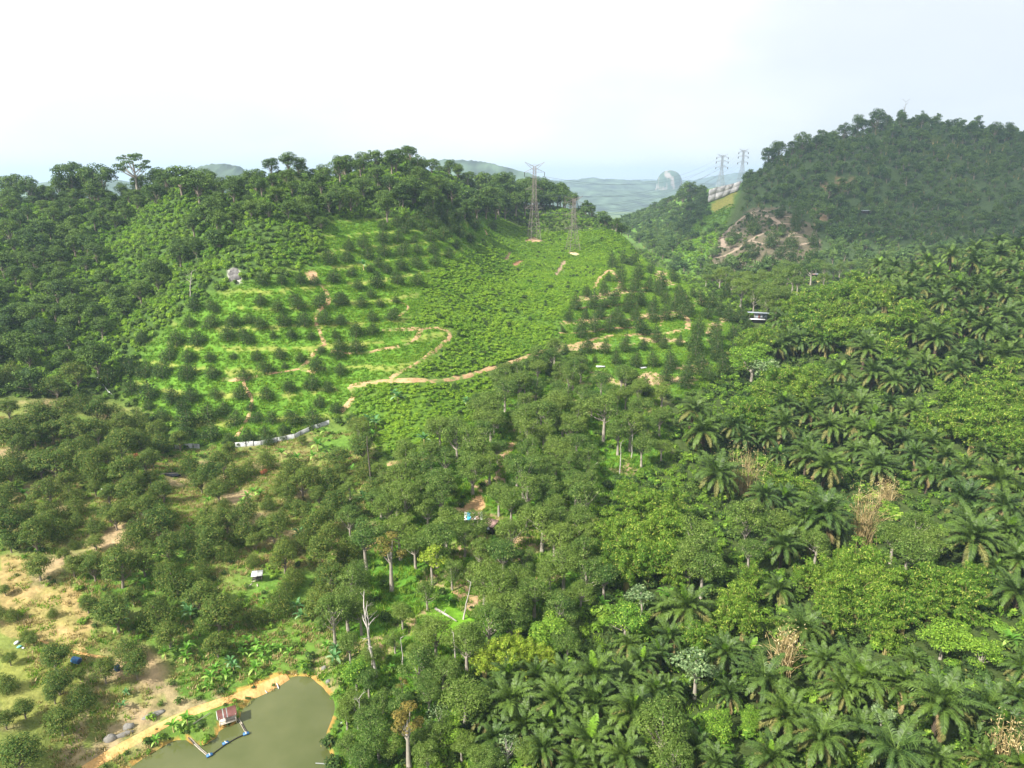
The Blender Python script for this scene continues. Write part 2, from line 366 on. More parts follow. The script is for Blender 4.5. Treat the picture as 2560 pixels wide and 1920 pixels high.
M = {
 'durian': leafmat('durian_leaf', (0.028,0.062,0.014), (0.052,0.096,0.018), (0.12,0.12,0.03), 0.12, 0.2),
 'durian_old': leafmat('old_durian_leaf', (0.046,0.100,0.016), (0.100,0.150,0.022), (0.17,0.165,0.035), 0.25, 0.24),
 'wood': leafmat('grey_green_leaf', (0.046,0.105,0.017), (0.125,0.185,0.026), (0.17,0.21,0.06), 0.2, 0.25),
 'forest': leafmat('forest_leaf', (0.026,0.064,0.015), (0.095,0.155,0.022), (0.13,0.20,0.035), 0.2, 0.26),
 'forest_far': leafmat('far_forest_leaf', (0.032,0.078,0.024), (0.125,0.195,0.042), (0.14,0.22,0.06), 0.15, 0.25),
 'bright': leafmat('bright_leaf', (0.085,0.200,0.022), (0.180,0.300,0.030), (0.28,0.36,0.05), 0.2, 0.35),
 'bamboo': leafmat('bamboo_leaf', (0.078,0.175,0.018), (0.155,0.255,0.026), (0.30,0.33,0.06), 0.2, 0.38),
 'bamboo_yellow': leafmat('yellow_bamboo_leaf', (0.19,0.29,0.025), (0.27,0.35,0.035), (0.36,0.38,0.06), 0.2, 0.38),
 'fern': leafmat('fern_leaf', (0.075,0.195,0.014), (0.215,0.350,0.022), (0.32,0.40,0.05), 0.2, 0.35),
 'grass': leafmat('grass_blade', (0.080,0.215,0.014), (0.190,0.320,0.022), (0.34,0.34,0.08), 0.2, 0.35),
 'straw': leafmat('dry_grass', (0.22,0.22,0.06), (0.36,0.26,0.12), (0.42,0.32,0.18), 0.4, 0.25),
 'orange': leafmat('orange_leaf', (0.12,0.13,0.03), (0.17,0.14,0.03), (0.24,0.17,0.04), 0.3, 0.3),
 'rust': leafmat('rust_leaf', (0.20,0.06,0.03), (0.26,0.09,0.04), (0.3,0.12,0.06), 0.3, 0.3),
 'pale': leafmat('pale_leaf', (0.11,0.18,0.07), (0.15,0.22,0.09), (0.24,0.29,0.14), 0.3, 0.25),
 'palm': leafmat('palm_frond', (0.040,0.085,0.018), (0.105,0.170,0.024), (0.13,0.20,0.04), 0.2, 0.28, 0.5, 0.3),
 'palm_young': leafmat('palm_young_frond', (0.12,0.24,0.02), (0.18,0.30,0.03), None, 0, 0.35, 0.45),
 'palm_old': leafmat('palm_old_frond', (0.11,0.135,0.035), (0.17,0.165,0.05), (0.28,0.24,0.09), 0.3, 0.25, 0.5),
 'palm_dead': leafmat('palm_dead_frond', (0.17,0.13,0.055), (0.26,0.20,0.09), None, 0, 0.15),
 'drybamboo': leafmat('dry_bamboo', (0.40,0.30,0.13), (0.52,0.40,0.18), (0.6,0.5,0.3), 0.3, 0.15),
 'banana': leafmat('banana_leaf', (0.085,0.23,0.028), (0.16,0.33,0.045), (0.30,0.40,0.10), 0.2, 0.35, 0.4),
 'banana_blue': leafmat('bluish_banana_leaf', (0.07,0.18,0.06), (0.12,0.26,0.09), (0.22,0.32,0.16), 0.2, 0.3, 0.4),
 'bark': mat('bark', (0.20, 0.165, 0.125), 0.9, var=0.35, vscale=1.5),
 'palebark': mat('pale_bark', (0.27, 0.24, 0.195), 0.9, var=0.25, vscale=1.0),
 'palmbark': mat('palm_bark', (0.085, 0.062, 0.04), 0.95, var=0.4, vscale=4),
 'deadwood': mat('bleached_wood', (0.36, 0.33, 0.29), 0.9, var=0.2, vscale=2),
 'culm': mat('bamboo_culm', (0.36, 0.30, 0.12), 0.6, var=0.25, vscale=2),
 'galv': mat('galvanised_steel', (0.42, 0.44, 0.46), 0.5, 0.6, 0.5),
 'rustst': mat('weathered_steel', (0.22, 0.19, 0.17), 0.7, 0.3, 0.4, 0.3, 0.5),
 'cable': mat('conductor', (0.14, 0.17, 0.20), 0.6, 0.5),
 'insul': mat('insulator_glass', (0.10, 0.09, 0.08), 0.3),
 'sheet': mat('weathered_white_sheet', (0.33, 0.34, 0.33), 0.6, 0.0, 0.3, 0.35, 0.8),
 'white': mat('white_paint', (0.62, 0.63, 0.62), 0.5, var=0.06, vscale=1),
 'blue': mat('blue_sheet', (0.05, 0.42, 0.78), 0.45, var=0.1, vscale=1),
 'bluefloat': mat('blue_plastic', (0.05, 0.16, 0.36), 0.4, var=0.15, vscale=3),
 'navy': mat('navy_plastic', (0.012, 0.035, 0.11), 0.35, var=0.2, vscale=3),
 'maroon': mat('maroon_sheet', (0.135, 0.055, 0.045), 0.55, var=0.25, vscale=2),
 'brownsheet': mat('faded_brown_sheet', (0.34, 0.22, 0.19), 0.6, var=0.25, vscale=1.2),
 'darkwall': mat('dark_timber', (0.045, 0.04, 0.035), 0.85, var=0.3),
 'greywall': mat('grey_wall', (0.26, 0.29, 0.32), 0.85, var=0.12),
 'door': mat('red_brown_door', (0.16, 0.06, 0.05), 0.6),
 'window': mat('dark_window', (0.03, 0.045, 0.05), 0.15, spec=0.6),
 'zinc': mat('zinc_roof', (0.33, 0.37, 0.41), 0.45, 0.3, 0.5, 0.15, 1.0),
 'concrete': mat('concrete', (0.50, 0.48, 0.44), 0.9, var=0.2, vscale=1.5, bump=0.2),
 'rock': mat('grey_rock', (0.20, 0.19, 0.17), 0.95, var=0.35, vscale=0.8, bump=0.6),
 'plank': mat('weathered_plank', (0.46, 0.41, 0.33), 0.9, var=0.2),
 'pole': mat('dark_pole', (0.10, 0.085, 0.07), 0.8, var=0.3),
 'teal': mat('teal_bag', (0.18, 0.50, 0.40), 0.6),
 'tarp': mat('black_tarpaulin', (0.012, 0.014, 0.022), 0.5, var=0.3),
 'ochre': None, 'dirt': None, 'grey': None,
}

def groundmat(name, cols, attr=None, bump=0.5, grassy=False):
    m = bpy.data.materials.new(name); m.use_nodes = True
    t = m.node_tree; b = t.nodes['Principled BSDF']; n = t.nodes.new; l = t.links.new
    b.inputs['Roughness'].default_value = 0.95; b.inputs['Specular IOR Level'].default_value = 0.1
    g = n('ShaderNodeNewGeometry')
    no = n('ShaderNodeTexNoise'); no.inputs['Scale'].default_value = 0.45; no.inputs['Detail'].default_value = 9; no.inputs['Roughness'].default_value = 0.65
    l(g.outputs['Position'], no.inputs[0])
    r = n('ShaderNodeValToRGB'); r.color_ramp.elements[0].position = 0.34; r.color_ramp.elements[1].position = 0.66
    if attr:
        a = n('ShaderNodeAttribute'); a.attribute_name = attr
        r.color_ramp.elements[0].color = (0.62, 0.66, 0.6, 1); r.color_ramp.elements[1].color = (1.32, 1.28, 1.25, 1)
        mx = n('ShaderNodeMix'); mx.data_type = 'RGBA'; mx.blend_type = 'MULTIPLY'; mx.inputs[0].default_value = 1
        l(no.outputs[0], r.inputs[0]); l(a.outputs['Color'], mx.inputs[6]); l(r.outputs[0], mx.inputs[7]); l(mx.outputs[2], b.inputs['Base Color'])
    else:
        r.color_ramp.elements[0].color = (*cols[0], 1); r.color_ramp.elements[1].color = (*cols[1], 1)
        l(no.outputs[0], r.inputs[0]); l(r.outputs[0], b.inputs['Base Color'])
    if not attr and grassy:
        n3 = n('ShaderNodeTexNoise'); n3.inputs['Scale'].default_value = .28; n3.inputs['Detail'].default_value = 7; l(g.outputs['Position'], n3.inputs[0])
        r3 = n('ShaderNodeValToRGB'); r3.color_ramp.elements[0].position = .50; r3.color_ramp.elements[1].position = .60; l(n3.outputs[0], r3.inputs[0])
        m3 = n('ShaderNodeMix'); m3.data_type = 'RGBA'; m3.inputs[7].default_value = (.15, .20, .05, 1); l(r3.outputs[0], m3.inputs[0]); l(r.outputs[0], m3.inputs[6]); l(m3.outputs[2], b.inputs['Base Color'])
    n2 = n('ShaderNodeTexNoise'); n2.inputs['Scale'].default_value = 1.6; n2.inputs['Detail'].default_value = 5; l(g.outputs['Position'], n2.inputs[0])
    bp = n('ShaderNodeBump'); bp.inputs['Strength'].default_value = bump; bp.inputs['Distance'].default_value = 0.5
    l(n2.outputs[0], bp.inputs['Height']); l(bp.outputs[0], b.inputs['Normal'])
    return m
M['ground'] = groundmat('soil_and_grass', None, 'gcol')
M['dirt'] = groundmat('dirt_track', [(0.29,0.18,0.095), (0.46,0.31,0.17)], grassy=True)
M['ochre'] = groundmat('ochre_clay', [(0.42,0.23,0.075), (0.60,0.38,0.16)])
M['grey'] = groundmat('grey_brown_track', [(0.19,0.15,0.115), (0.28,0.22,0.165)])
M['clayscar'] = groundmat('clay_scar', [(0.30,0.17,0.09), (0.46,0.28,0.15)])

# ------------------------------------------------------------------ mesh helpers
def mesh_np(name, V, F, mats, mi=None, v=None, smooth=False):
    """V (n,3); F list of arrays (quads or tris) -> Mesh"""
    me = bpy.data.meshes.new(name)
    V = np.asarray(V, np.float32)
    if isinstance(F, np.ndarray): F = [F]
    F = [np.asarray(f, np.int32) for f in F if len(f)]
    nl = sum(f.size for f in F); nf = sum(len(f) for f in F)
    me.vertices.add(len(V)); me.vertices.foreach_set('co', V.ravel())
    me.loops.add(nl); me.loops.foreach_set('vertex_index', np.concatenate([f.ravel() for f in F]))
    me.polygons.add(nf)
    tot = np.concatenate([np.full(len(f), f.shape[1], np.int32) for f in F])
    st = np.concatenate([[0], np.cumsum(tot)[:-1]]).astype(np.int32)
    me.polygons.foreach_set('loop_start', st)
    try: me.polygons.foreach_set('loop_total', tot)
    except Exception: pass
    for m in (mats if isinstance(mats, (list, tuple)) else [mats]): me.materials.append(M[m] if isinstance(m, str) else m)
    if mi is not None: me.polygons.foreach_set('material_index', np.asarray(mi, np.int32))
    if v is not None:
        a = me.attributes.new('v', 'FLOAT', 'POINT'); a.data.foreach_set('value', np.asarray(v, np.float32))
    if smooth: me.polygons.foreach_set('use_smooth', np.ones(nf, bool))
    me.update(); me.validate()
    return me

def ob(name, me, parent=None, loc=None, rot=None, scale=None):
    o = bpy.data.objects.new(name, me); C.objects.link(o)
    if parent is not None: o.parent = parent
    if loc is not None: o.location = loc
    if rot is not None: o.rotation_euler = rot
    if scale is not None: o.scale = scale if hasattr(scale, '__len__') else (scale,) * 3
    return o

def tag(o, label=None, cat=None, group=None, kind=None):
    if label: o['label'] = label
    if cat: o['category'] = cat
    if group: o['group'] = group
    if kind: o['kind'] = kind
    return o

class MB:                                        # collects shapes for ONE mesh object
    def __init__(s): s.V = []; s.Q = []; s.T = []; s.v = []; s.n = 0
    def add(s, V, Q=None, T=None, v=0.5):
        V = np.asarray(V, float); s.V.append(V)
        if Q is not None and len(Q): s.Q.append(np.asarray(Q) + s.n)
        if T is not None and len(T): s.T.append(np.asarray(T) + s.n)
        s.v.append(np.full(len(V), v) if np.isscalar(v) else np.asarray(v)); s.n += len(V); return s
    def box(s, c, d, rz=0.0, M4=None):
        x, y, z = [k / 2 for k in d]
        V = np.array([(i, j, k) for i in (-x, x) for j in (-y, y) for k in (-z, z)])
        cz, sz = math.cos(rz), math.sin(rz)
        V = np.stack([V[:, 0] * cz - V[:, 1] * sz + c[0], V[:, 0] * sz + V[:, 1] * cz + c[1], V[:, 2] + c[2]], 1)
        return s.add(V, [(0,1,3,2),(4,6,7,5),(0,4,5,1),(2,3,7,6),(0,2,6,4),(1,5,7,3)])
    def tube(s, pts, rad, sides=5, v=0.5, cap=True):
        pts = np.asarray(pts, float); rad = np.broadcast_to(np.asarray(rad, float), (len(pts),))
        d = np.gradient(pts, axis=0); d /= np.linalg.norm(d, axis=1)[:, None] + 1e-9
        ref = np.array([0, 0, 1.0]) if abs(d[0, 2]) < 0.9 else np.array([1.0, 0, 0])
        a = np.cross(d, ref); a /= np.linalg.norm(a, axis=1)[:, None] + 1e-9
        b = np.cross(d, a)
        an = np.arange(sides) * 2 * math.pi / sides
        V = pts[:, None] + rad[:, None, None] * (np.cos(an)[None, :, None] * a[:, None] + np.sin(an)[None, :, None] * b[:, None])
        V = V.reshape(-1, 3); Q = []
        for i in range(len(pts) - 1):
            for k in range(sides):
                k2 = (k + 1) % sides
                Q.append((i * sides + k, i * sides + k2, (i + 1) * sides + k2, (i + 1) * sides + k))
        T = []
        if cap:
            for base in (0, (len(pts) - 1) * sides):
                for k in range(1, sides - 1): T.append((base, base + k, base + k + 1))
        return s.add(V, Q, T, v)
    def mesh(s, name, m, smooth=False):
        F = []
        if s.Q: F.append(np.concatenate(s.Q))
        if s.T: F.append(np.concatenate(s.T))
        return mesh_np(name, np.concatenate(s.V), F, m, v=np.concatenate(s.v), smooth=smooth)

def unit(a): return a / (np.linalg.norm(a, axis=-1, keepdims=True) + 1e-9)

def leaves(Pt, Nn, size, asp, rng, droop=0.0, fold=0.0):
    """leaf-shaped quads at points, facing normals"""
    k = len(Pt); Nn = unit(Nn)
    t = rng.normal(size=(k, 3)); t[:, 2] -= droop; t -= (t * Nn).sum(1)[:, None] * Nn; t = unit(t)
    b = np.cross(Nn, t); sz = (size * (0.65 + 0.7 * rng.random(k)))[:, None]
    V = np.stack([Pt - t * sz * .5, Pt + b * sz * asp * .5 - t * sz * .05, Pt + t * sz * .5 - Nn * sz * fold, Pt - b * sz * asp * .5 - t * sz * .05], 1)
    return V.reshape(-1, 3), np.arange(k * 4).reshape(k, 4), np.repeat(rng.random(k), 4)

def blobcrown(blobs, k, size, asp, rng, up=0.35, inner=0.25, droop=0.5, under=0.5):
    """k leaf sprays spread over and inside lumpy ellipsoid blobs (cx,cy,cz,rx,ry,rz)"""
    B = np.array(blobs, float); ar = (B[:, 3] * B[:, 4] + B[:, 3] * B[:, 5] + B[:, 4] * B[:, 5]); ar /= ar.sum()
    i = rng.choice(len(B), k, p=ar); d = unit(rng.normal(size=(k, 3)))
    fl = (d[:, 2] < -0.1) & (rng.random(k) < under); d[fl, 2] *= -1
    r = np.where(rng.random(k) < inner, rng.uniform(0.35, 0.8, k), rng.normal(0.97, 0.075, k))
    Pt = B[i, :3] + d * B[i, 3:] * r[:, None]
    nn = d / B[i, 3:]; nn = unit(nn) + rng.normal(size=(k, 3)) * 0.27 + np.array([0, 0, up * .8])
    return leaves(Pt, nn, size, asp, rng, droop)

# ---- tree kinds: each returns (trunk mesh, crown mesh, nominal width, crown-centre height)
def k_durian(seed, W=5.6, H=6.2, leafm='durian', z0=0.35, tall=1.0, n=2300, ls=0.36, pw=1.6):
    rng = np.random.default_rng(seed); H = H * tall; mb = MB()
    lean = rng.normal(size=2) * 0.12
    lv = 9; P_, N_ = [], []
    bl = []
    for j in range(lv):                           # whorls of boughs, widest low down, drooping at their ends
        f = j / (lv - 1); z = z0 + (H - z0) * (0.10 + 0.86 * f)
        r = W / 2 * (1 - f ** pw) * (0.72 + 0.28 * min(1, f * 4 + .3)) + 0.22
        m = max(3, int(round(7 * r / (W / 2)))); a0 = rng.random() * 6.28
        for q in range(m):
            a = a0 + q * 6.283 / m + rng.normal() * .22; rr = r * rng.uniform(.55, .86)
            s = rng.uniform(.26, .44) * r + .32
            bl.append((math.cos(a) * rr + lean[0] * f * H, math.sin(a) * rr + lean[1] * f * H, z - .12 * rr, s, s, s * .82))
        bl.append((lean[0] * f * H, lean[1] * f * H, z, r * .55, r * .55, r * .45 + .2))
    V, Q, v = blobcrown(bl, n, ls, .55, rng, up=.2, inner=.1, droop=.9, under=.3)
    mb.add(V, Q, v=v)
    tb = MB(); tb.tube([(0, 0, -0.6), (lean[0] * H * .3, lean[1] * H * .3, H * .35), (lean[0] * H * .7, lean[1] * H * .7, H * .8)], [.17, .12, .04])
    for q in range(5):
        a = rng.random() * 6.28; z = H * rng.uniform(.15, .6); r = W * .36 * (1 - z / H)
        tb.tube([(0, 0, z), (math.cos(a) * r, math.sin(a) * r, z + .3)], [.05, .02], 4)
    return tb.mesh('trunk', 'bark'), mb.mesh('crown', leafm), W * 1.14, H * .42

def k_round(seed, W=7.6, H=8.0, leafm='durian_old', n=1900, ls=.46, nb=26, base=1.2, flat=.8, trunkm='bark', lobes=.24, rz=.5, bare=0):
    """mature broad tree: limbs from a trunk carrying many leaf clumps"""
    rng = np.random.default_rng(seed); mb = MB(); tb = MB()
    cz = base + (H - base) * .52; hz = (H - base) / 2; bl = []
    top = np.array([rng.normal() * .3, rng.normal() * .3, cz + hz * .2])
    tr = .028 * H + .06
    tb.tube([(0, 0, -.8), (top[0] * .2, top[1] * .2, base * .6 + .2), tuple(top * [.6, .6, .72]), tuple(top)], [tr * 1.25, tr, tr * .6, tr * .25], 6)
    irr = [rng.uniform(.75, 1.15) for _ in range(6)]
    for q in range(nb):
        a = rng.random() * 6.283; ph = math.asin(rng.uniform(-.45, 1)); sect = irr[int(a / 6.2832 * 6) % 6]
        r = rng.uniform(.55, .82) * sect
        c = np.array([math.cos(a) * math.cos(ph) * W / 2 * r, math.sin(a) * math.cos(ph) * W / 2 * r, cz + math.sin(ph) * hz * r * 1.05])
        s = W * lobes * rng.uniform(.6, 1.15)
        bl.append((*c, s * rng.uniform(.9, 1.2), s, s * flat * rng.uniform(.7, 1)))
        if q % 2 == 0:
            st = np.array([top[0] * .5, top[1] * .5, base + (c[2] - base) * rng.uniform(.15, .5)])
            mid = st * .5 + c * .5 + np.array([0, 0, -.25])
            tb.tube([st, mid, c], [tr * .42, tr * .26, .03], 4)
    if not bare: bl.append((0, 0, cz, W * .26, W * .26, hz * .6))
    V, Q, v = blobcrown(bl, n, ls, .6, rng, up=.4, inner=.16, droop=.4, under=.6)
    mb.add(V, Q, v=v)
    return tb.mesh('trunk', trunkm), mb.mesh('crown', leafm), W, cz

def k_bamboo(seed, W=9.0, H=9.5, leafm='bamboo', n=4600, culms=36):
    """bamboo clump: arching culms with feathery drooping sprays"""
    rng = np.random.default_rng(seed); mb = MB(); tb = MB(); Pt, Nn = [], []
    for q in range(culms):
        a = rng.random() * 6.283; R0 = W / 2 * rng.uniform(.25, 1.0) ; hh = H * rng.uniform(.55, 1.05) * (1 - .35 * (R0 / (W / 2)) ** 2)
        t = np.linspace(0, 1, 9); ca, sa = math.cos(a), math.sin(a)
        rr = R0 * t ** 2.1; zz = hh * (1 - (1 - t) ** 1.7) - 1.6 * np.clip(t - .7, 0, 1) ** 1.2 * (R0 / (W / 2)) * 3
        px = np.stack([ca * rr + rng.normal() * .25, sa * rr + rng.normal() * .25, zz], 1); px[0, 2] = -.5
        tb.tube(px, np.linspace(.06, .015, 9), 4, cap=False)
        npl = 5; m = n // culms // npl
        for w_ in range(npl):
            tc_ = rng.uniform(.3, 1.0) if w_ else 1.0
            base = np.array([np.interp(tc_, t, px[:, k]) for k in range(3)]); pr = rng.uniform(.5, .95)
            d = unit(rng.normal(size=(m, 3))); d[:, 2] = np.where((d[:, 2] < 0) & (rng.random(m) < .5), -d[:, 2], d[:, 2])
            Pt.append(base + d * np.array([1.15, 1.15, .7]) * pr * rng.uniform(.6, 1.15, m)[:, None]); Nn.append(d + rng.normal(size=(m, 3)) * .3 + [0, 0, .35])
    V, Q, v = leaves(np.concatenate(Pt), np.concatenate(Nn), .55, .30, rng, droop=.7, fold=.12)
    mb.add(V, Q, v=v)
    return tb.mesh('culms', 'culm'), mb.mesh('crown', leafm), W, H * .68

def frond(seed, Lf, el, leafm, bend=1.0, pairs=32, ll=1.0):
    """one pinnate palm frond in the XZ plane, arching out along +X"""
    rng = np.random.default_rng(seed); mb = MB(); k = 12
    s = np.linspace(0, 1, k); ang = R(el) - bend * R(80) * s ** 1.5
    dx = np.cos(ang) * Lf / (k - 1); dz = np.sin(ang) * Lf / (k - 1)
    X = np.concatenate([[0], np.cumsum(dx[:-1])]); Z = np.concatenate([[0], np.cumsum(dz[:-1])])
    pts = np.stack([X + .12, X * 0, Z], 1)
    mb.tube(pts, np.linspace(.075, .015, k), 3, v=.95, cap=False)
    V, T, vv = [], [], []
    for q in range(pairs):
        t = .13 + .86 * q / (pairs - 1); p = np.array([np.interp(t, s, pts[:, j]) for j in range(3)])
        an = np.interp(t, s, ang); d = np.array([math.cos(an), 0, math.sin(an)]); up = np.array([-math.sin(an), 0, math.cos(an)])
        ln = ll * (math.sin(math.pi * min(1, .12 + t * .86)) ** .55) * rng.uniform(.85, 1.1)
        for sd_ in (-1, 1):
            side = np.array([0, sd_, 0]); dr = unit(side * .9 + d * (.45 + .5 * t) + up * rng.normal(.22, .25))
            m1 = p + dr * ln * .55; tip = m1 + unit(dr + np.array([0, 0, -.75])) * ln * .5
            wv = d * (.085 + .02 * ll)
            b = len(V); V += [p - wv, p + wv, m1 + wv, m1 - wv, tip]; T += [(b, b + 1, b + 2), (b, b + 2, b + 3), (b + 3, b + 2, b + 4)]
            vv += [rng.random() * .85] * 5
    mb.add(V, None, T, v=vv)
    return mb, Lf

FR = {}
def frond_meshes():
    for i, (el, L_, m, bd) in enumerate([(84,4.2,'palm_young',.35),(74,5.2,'palm',.6),(60,5.6,'palm',.85),(60,5.3,'palm',1.0),(44,5.8,'palm',1.0),(40,5.5,'palm',1.15),(24,5.8,'palm',1.05),(20,5.6,'palm',1.2),(4,5.5,'palm',1.0),(-2,5.4,'palm_old',.95),(-22,5.2,'palm_old',.8),(-46,4.6,'palm_dead',.5)]):
        mb, _ = frond(100 + i, L_, el, m, bd)
        FR[i] = (mb, m, mb.mesh('frond', m))
frond_meshes()
def frond_layout(rng, lush=1.0):
    lay = []
    tb_ = rng.normal() * .13
    plan = [(0, 1, .5), (1, 4, .2), (2, 3, .2), (3, 3, .2), (4, 4, .2), (5, 3, .2), (6, 4, .2), (7, 3, .2), (8, 5, .2), (9, 4, .2), (10, 3, .2), (11, 1, .2)]
    a = rng.random() * 6.28
    for i, c, _ in plan:
        for q in range(c if i else int(rng.random() < .45)):
            a += 2.39996 + rng.normal() * .12
            lay.append((i, a, tb_ + rng.normal() * .07, rng.uniform(.82, 1.12)))
    return lay

def rot_z(V, a, s=1.0):
    c, n_ = math.cos(a), math.sin(a); V = V * s
    return np.stack([V[:, 0] * c - V[:, 1] * n_, V[:, 0] * n_ + V[:, 1] * c, V[:, 2]], 1)

def k_palmcrown(seed):
    rng = np.random.default_rng(seed); names = ['palm', 'palm_young', 'palm_old', 'palm_dead']
    Vs, Ts, vs_, mis, Qs, miq = [], [], [], [], [], []; n0 = 0
    for i, a, tl, sc in frond_layout(rng):
        mb, m, _ = FR[i]; V0 = np.concatenate(mb.V); V0 = np.stack([V0[:, 0] * math.cos(tl) + V0[:, 2] * math.sin(tl), V0[:, 1], -V0[:, 0] * math.sin(tl) + V0[:, 2] * math.cos(tl)], 1); V = rot_z(V0, a, sc)
        Vs.append(V); q = np.concatenate(mb.Q) + n0; t = np.concatenate(mb.T) + n0
        Qs.append(q); Ts.append(t); miq += [names.index(m)] * len(q); mis += [names.index(m)] * len(t)
        vs_.append(np.concatenate(mb.v)); n0 += len(V)
    return mesh_np('crown', np.concatenate(Vs), [np.concatenate(Qs), np.concatenate(Ts)], names, miq + mis, np.concatenate(vs_))

def k_palmtrunk(h):
    tb = MB(); rng = np.random.default_rng(int(h * 10))
    z = np.linspace(-.6, h, 14); tb.tube(np.stack([z * 0, z * 0, z], 1), .34 + .05 * (np.arange(14) % 2), 8)
    for q in range(26):                           # stubs of cut frond bases
        a = q * 2.4; zz = h * (.25 + .75 * q / 26); r = .36
        tb.tube([(math.cos(a) * r, math.sin(a) * r, zz), (math.cos(a) * (r + .28), math.sin(a) * (r + .28), zz + .3)], [.09, .05], 3)
    return tb.mesh('trunk', 'palmbark')

def k_bananaleaf(seed, Lf=2.3, el=60, m='banana'):
    rng = np.random.default_rng(seed); mb = MB(); k = 7; s = np.linspace(0, 1, k)
    ang = R(el) - R(95) * s ** 1.4; st = Lf / (k - 1)
    X = np.concatenate([[0], np.cumsum(np.cos(ang[:-1]) * st)]); Z = np.concatenate([[0], np.cumsum(np.sin(ang[:-1]) * st)])
    wd = .34 * np.sin(np.pi * np.clip(s * .9 + .1, 0, 1)) ** .6 * (s > .05)
    V = []; Q = []
    for i in range(k): V += [(X[i], -wd[i], Z[i] + wd[i] * .25), (X[i], 0, Z[i]), (X[i], wd[i], Z[i] + wd[i] * .25)]
    for i in range(k - 1):
        b = i * 3; Q += [(b, b + 1, b + 4, b + 3), (b + 1, b + 2, b + 5, b + 4)]
    mb.add(V, Q, v=rng.random()); return mb

def k_bush(seed, W=1.6, H=1.1, leafm='fern', n=110, ls=.42, asp=.45):
    rng = np.random.default_rng(seed); mb = MB(); bl = []
    for q in range(5):
        a = rng.random() * 6.28; r = rng.random() * W * .3; s = W * rng.uniform(.2, .34)
        bl.append((math.cos(a) * r, math.sin(a) * r, H * rng.uniform(.2, .5), s, s, H * .42))
    V, Q, v = blobcrown(bl, n, ls, asp, rng, up=.6, inner=.15, droop=.2, under=.9)
    mb.add(V, Q, v=v); return mb.mesh('bush', leafm)

def k_tuft(seed, leafm='grass', n=26, h=.55, sp=.55):
    rng = np.random.default_rng(seed); mb = MB(); V, T, vv = [], [], []
    for q in range(n):
        a = rng.random() * 6.28; r = rng.random() ** .5 * sp; b = rng.random() * 6.28; x, y = math.cos(a) * r, math.sin(a) * r
        hh = h * rng.uniform(.5, 1.2); lx, ly = math.cos(b) * hh * .6, math.sin(b) * hh * .6; wx, wy = -math.sin(b) * .07, math.cos(b) * .07
        k = len(V); V += [(x - wx, y - wy, -.05), (x + wx, y + wy, -.05), (x + lx, y + ly, hh)]; T.append((k, k + 1, k + 2)); vv += [rng.random()] * 3
    mb.add(V, None, T, v=vv); return mb.mesh('tuft', leafm)

def k_dead(seed, H=9, spread=1.8, m='deadwood', nb=6, lean=(.1, .15), r0=.16):
    rng = np.random.default_rng(seed); tb = MB(); z = np.linspace(0, 1, 8)
    px = np.stack([lean[0] * H * z + np.cumsum(rng.normal(size=8) * .08), lean[1] * H * z, H * z - .5 * (z == 0)], 1)
    tb.tube(px, r0 * (1 - .75 * z), 5)
    br = []
    for q in range(nb):
        i = rng.integers(3, 8) if q else 7; a = rng.random() * 6.28; p = px[i]; l_ = spread * rng.uniform(.5, 1.1) * (1 if i < 7 else .9)
        e = p + np.array([math.cos(a) * l_, math.sin(a) * l_, l_ * rng.uniform(.4, 1.1)]); m_ = (p + e) / 2 + rng.normal(size=3) * .12
        tb.tube([p, m_, e], [r0 * .38, r0 * .26, r0 * .08], 4)
        for w_ in range(3):
            e2 = m_ + (e - m_) * rng.random() + rng.normal(size=3) * l_ * .35 + np.array([0, 0, l_ * .15]); tb.tube([m_ + (e - m_) * .3, e2], [r0 * .13, r0 * .04], 3)
    return tb.mesh('trunk', m)

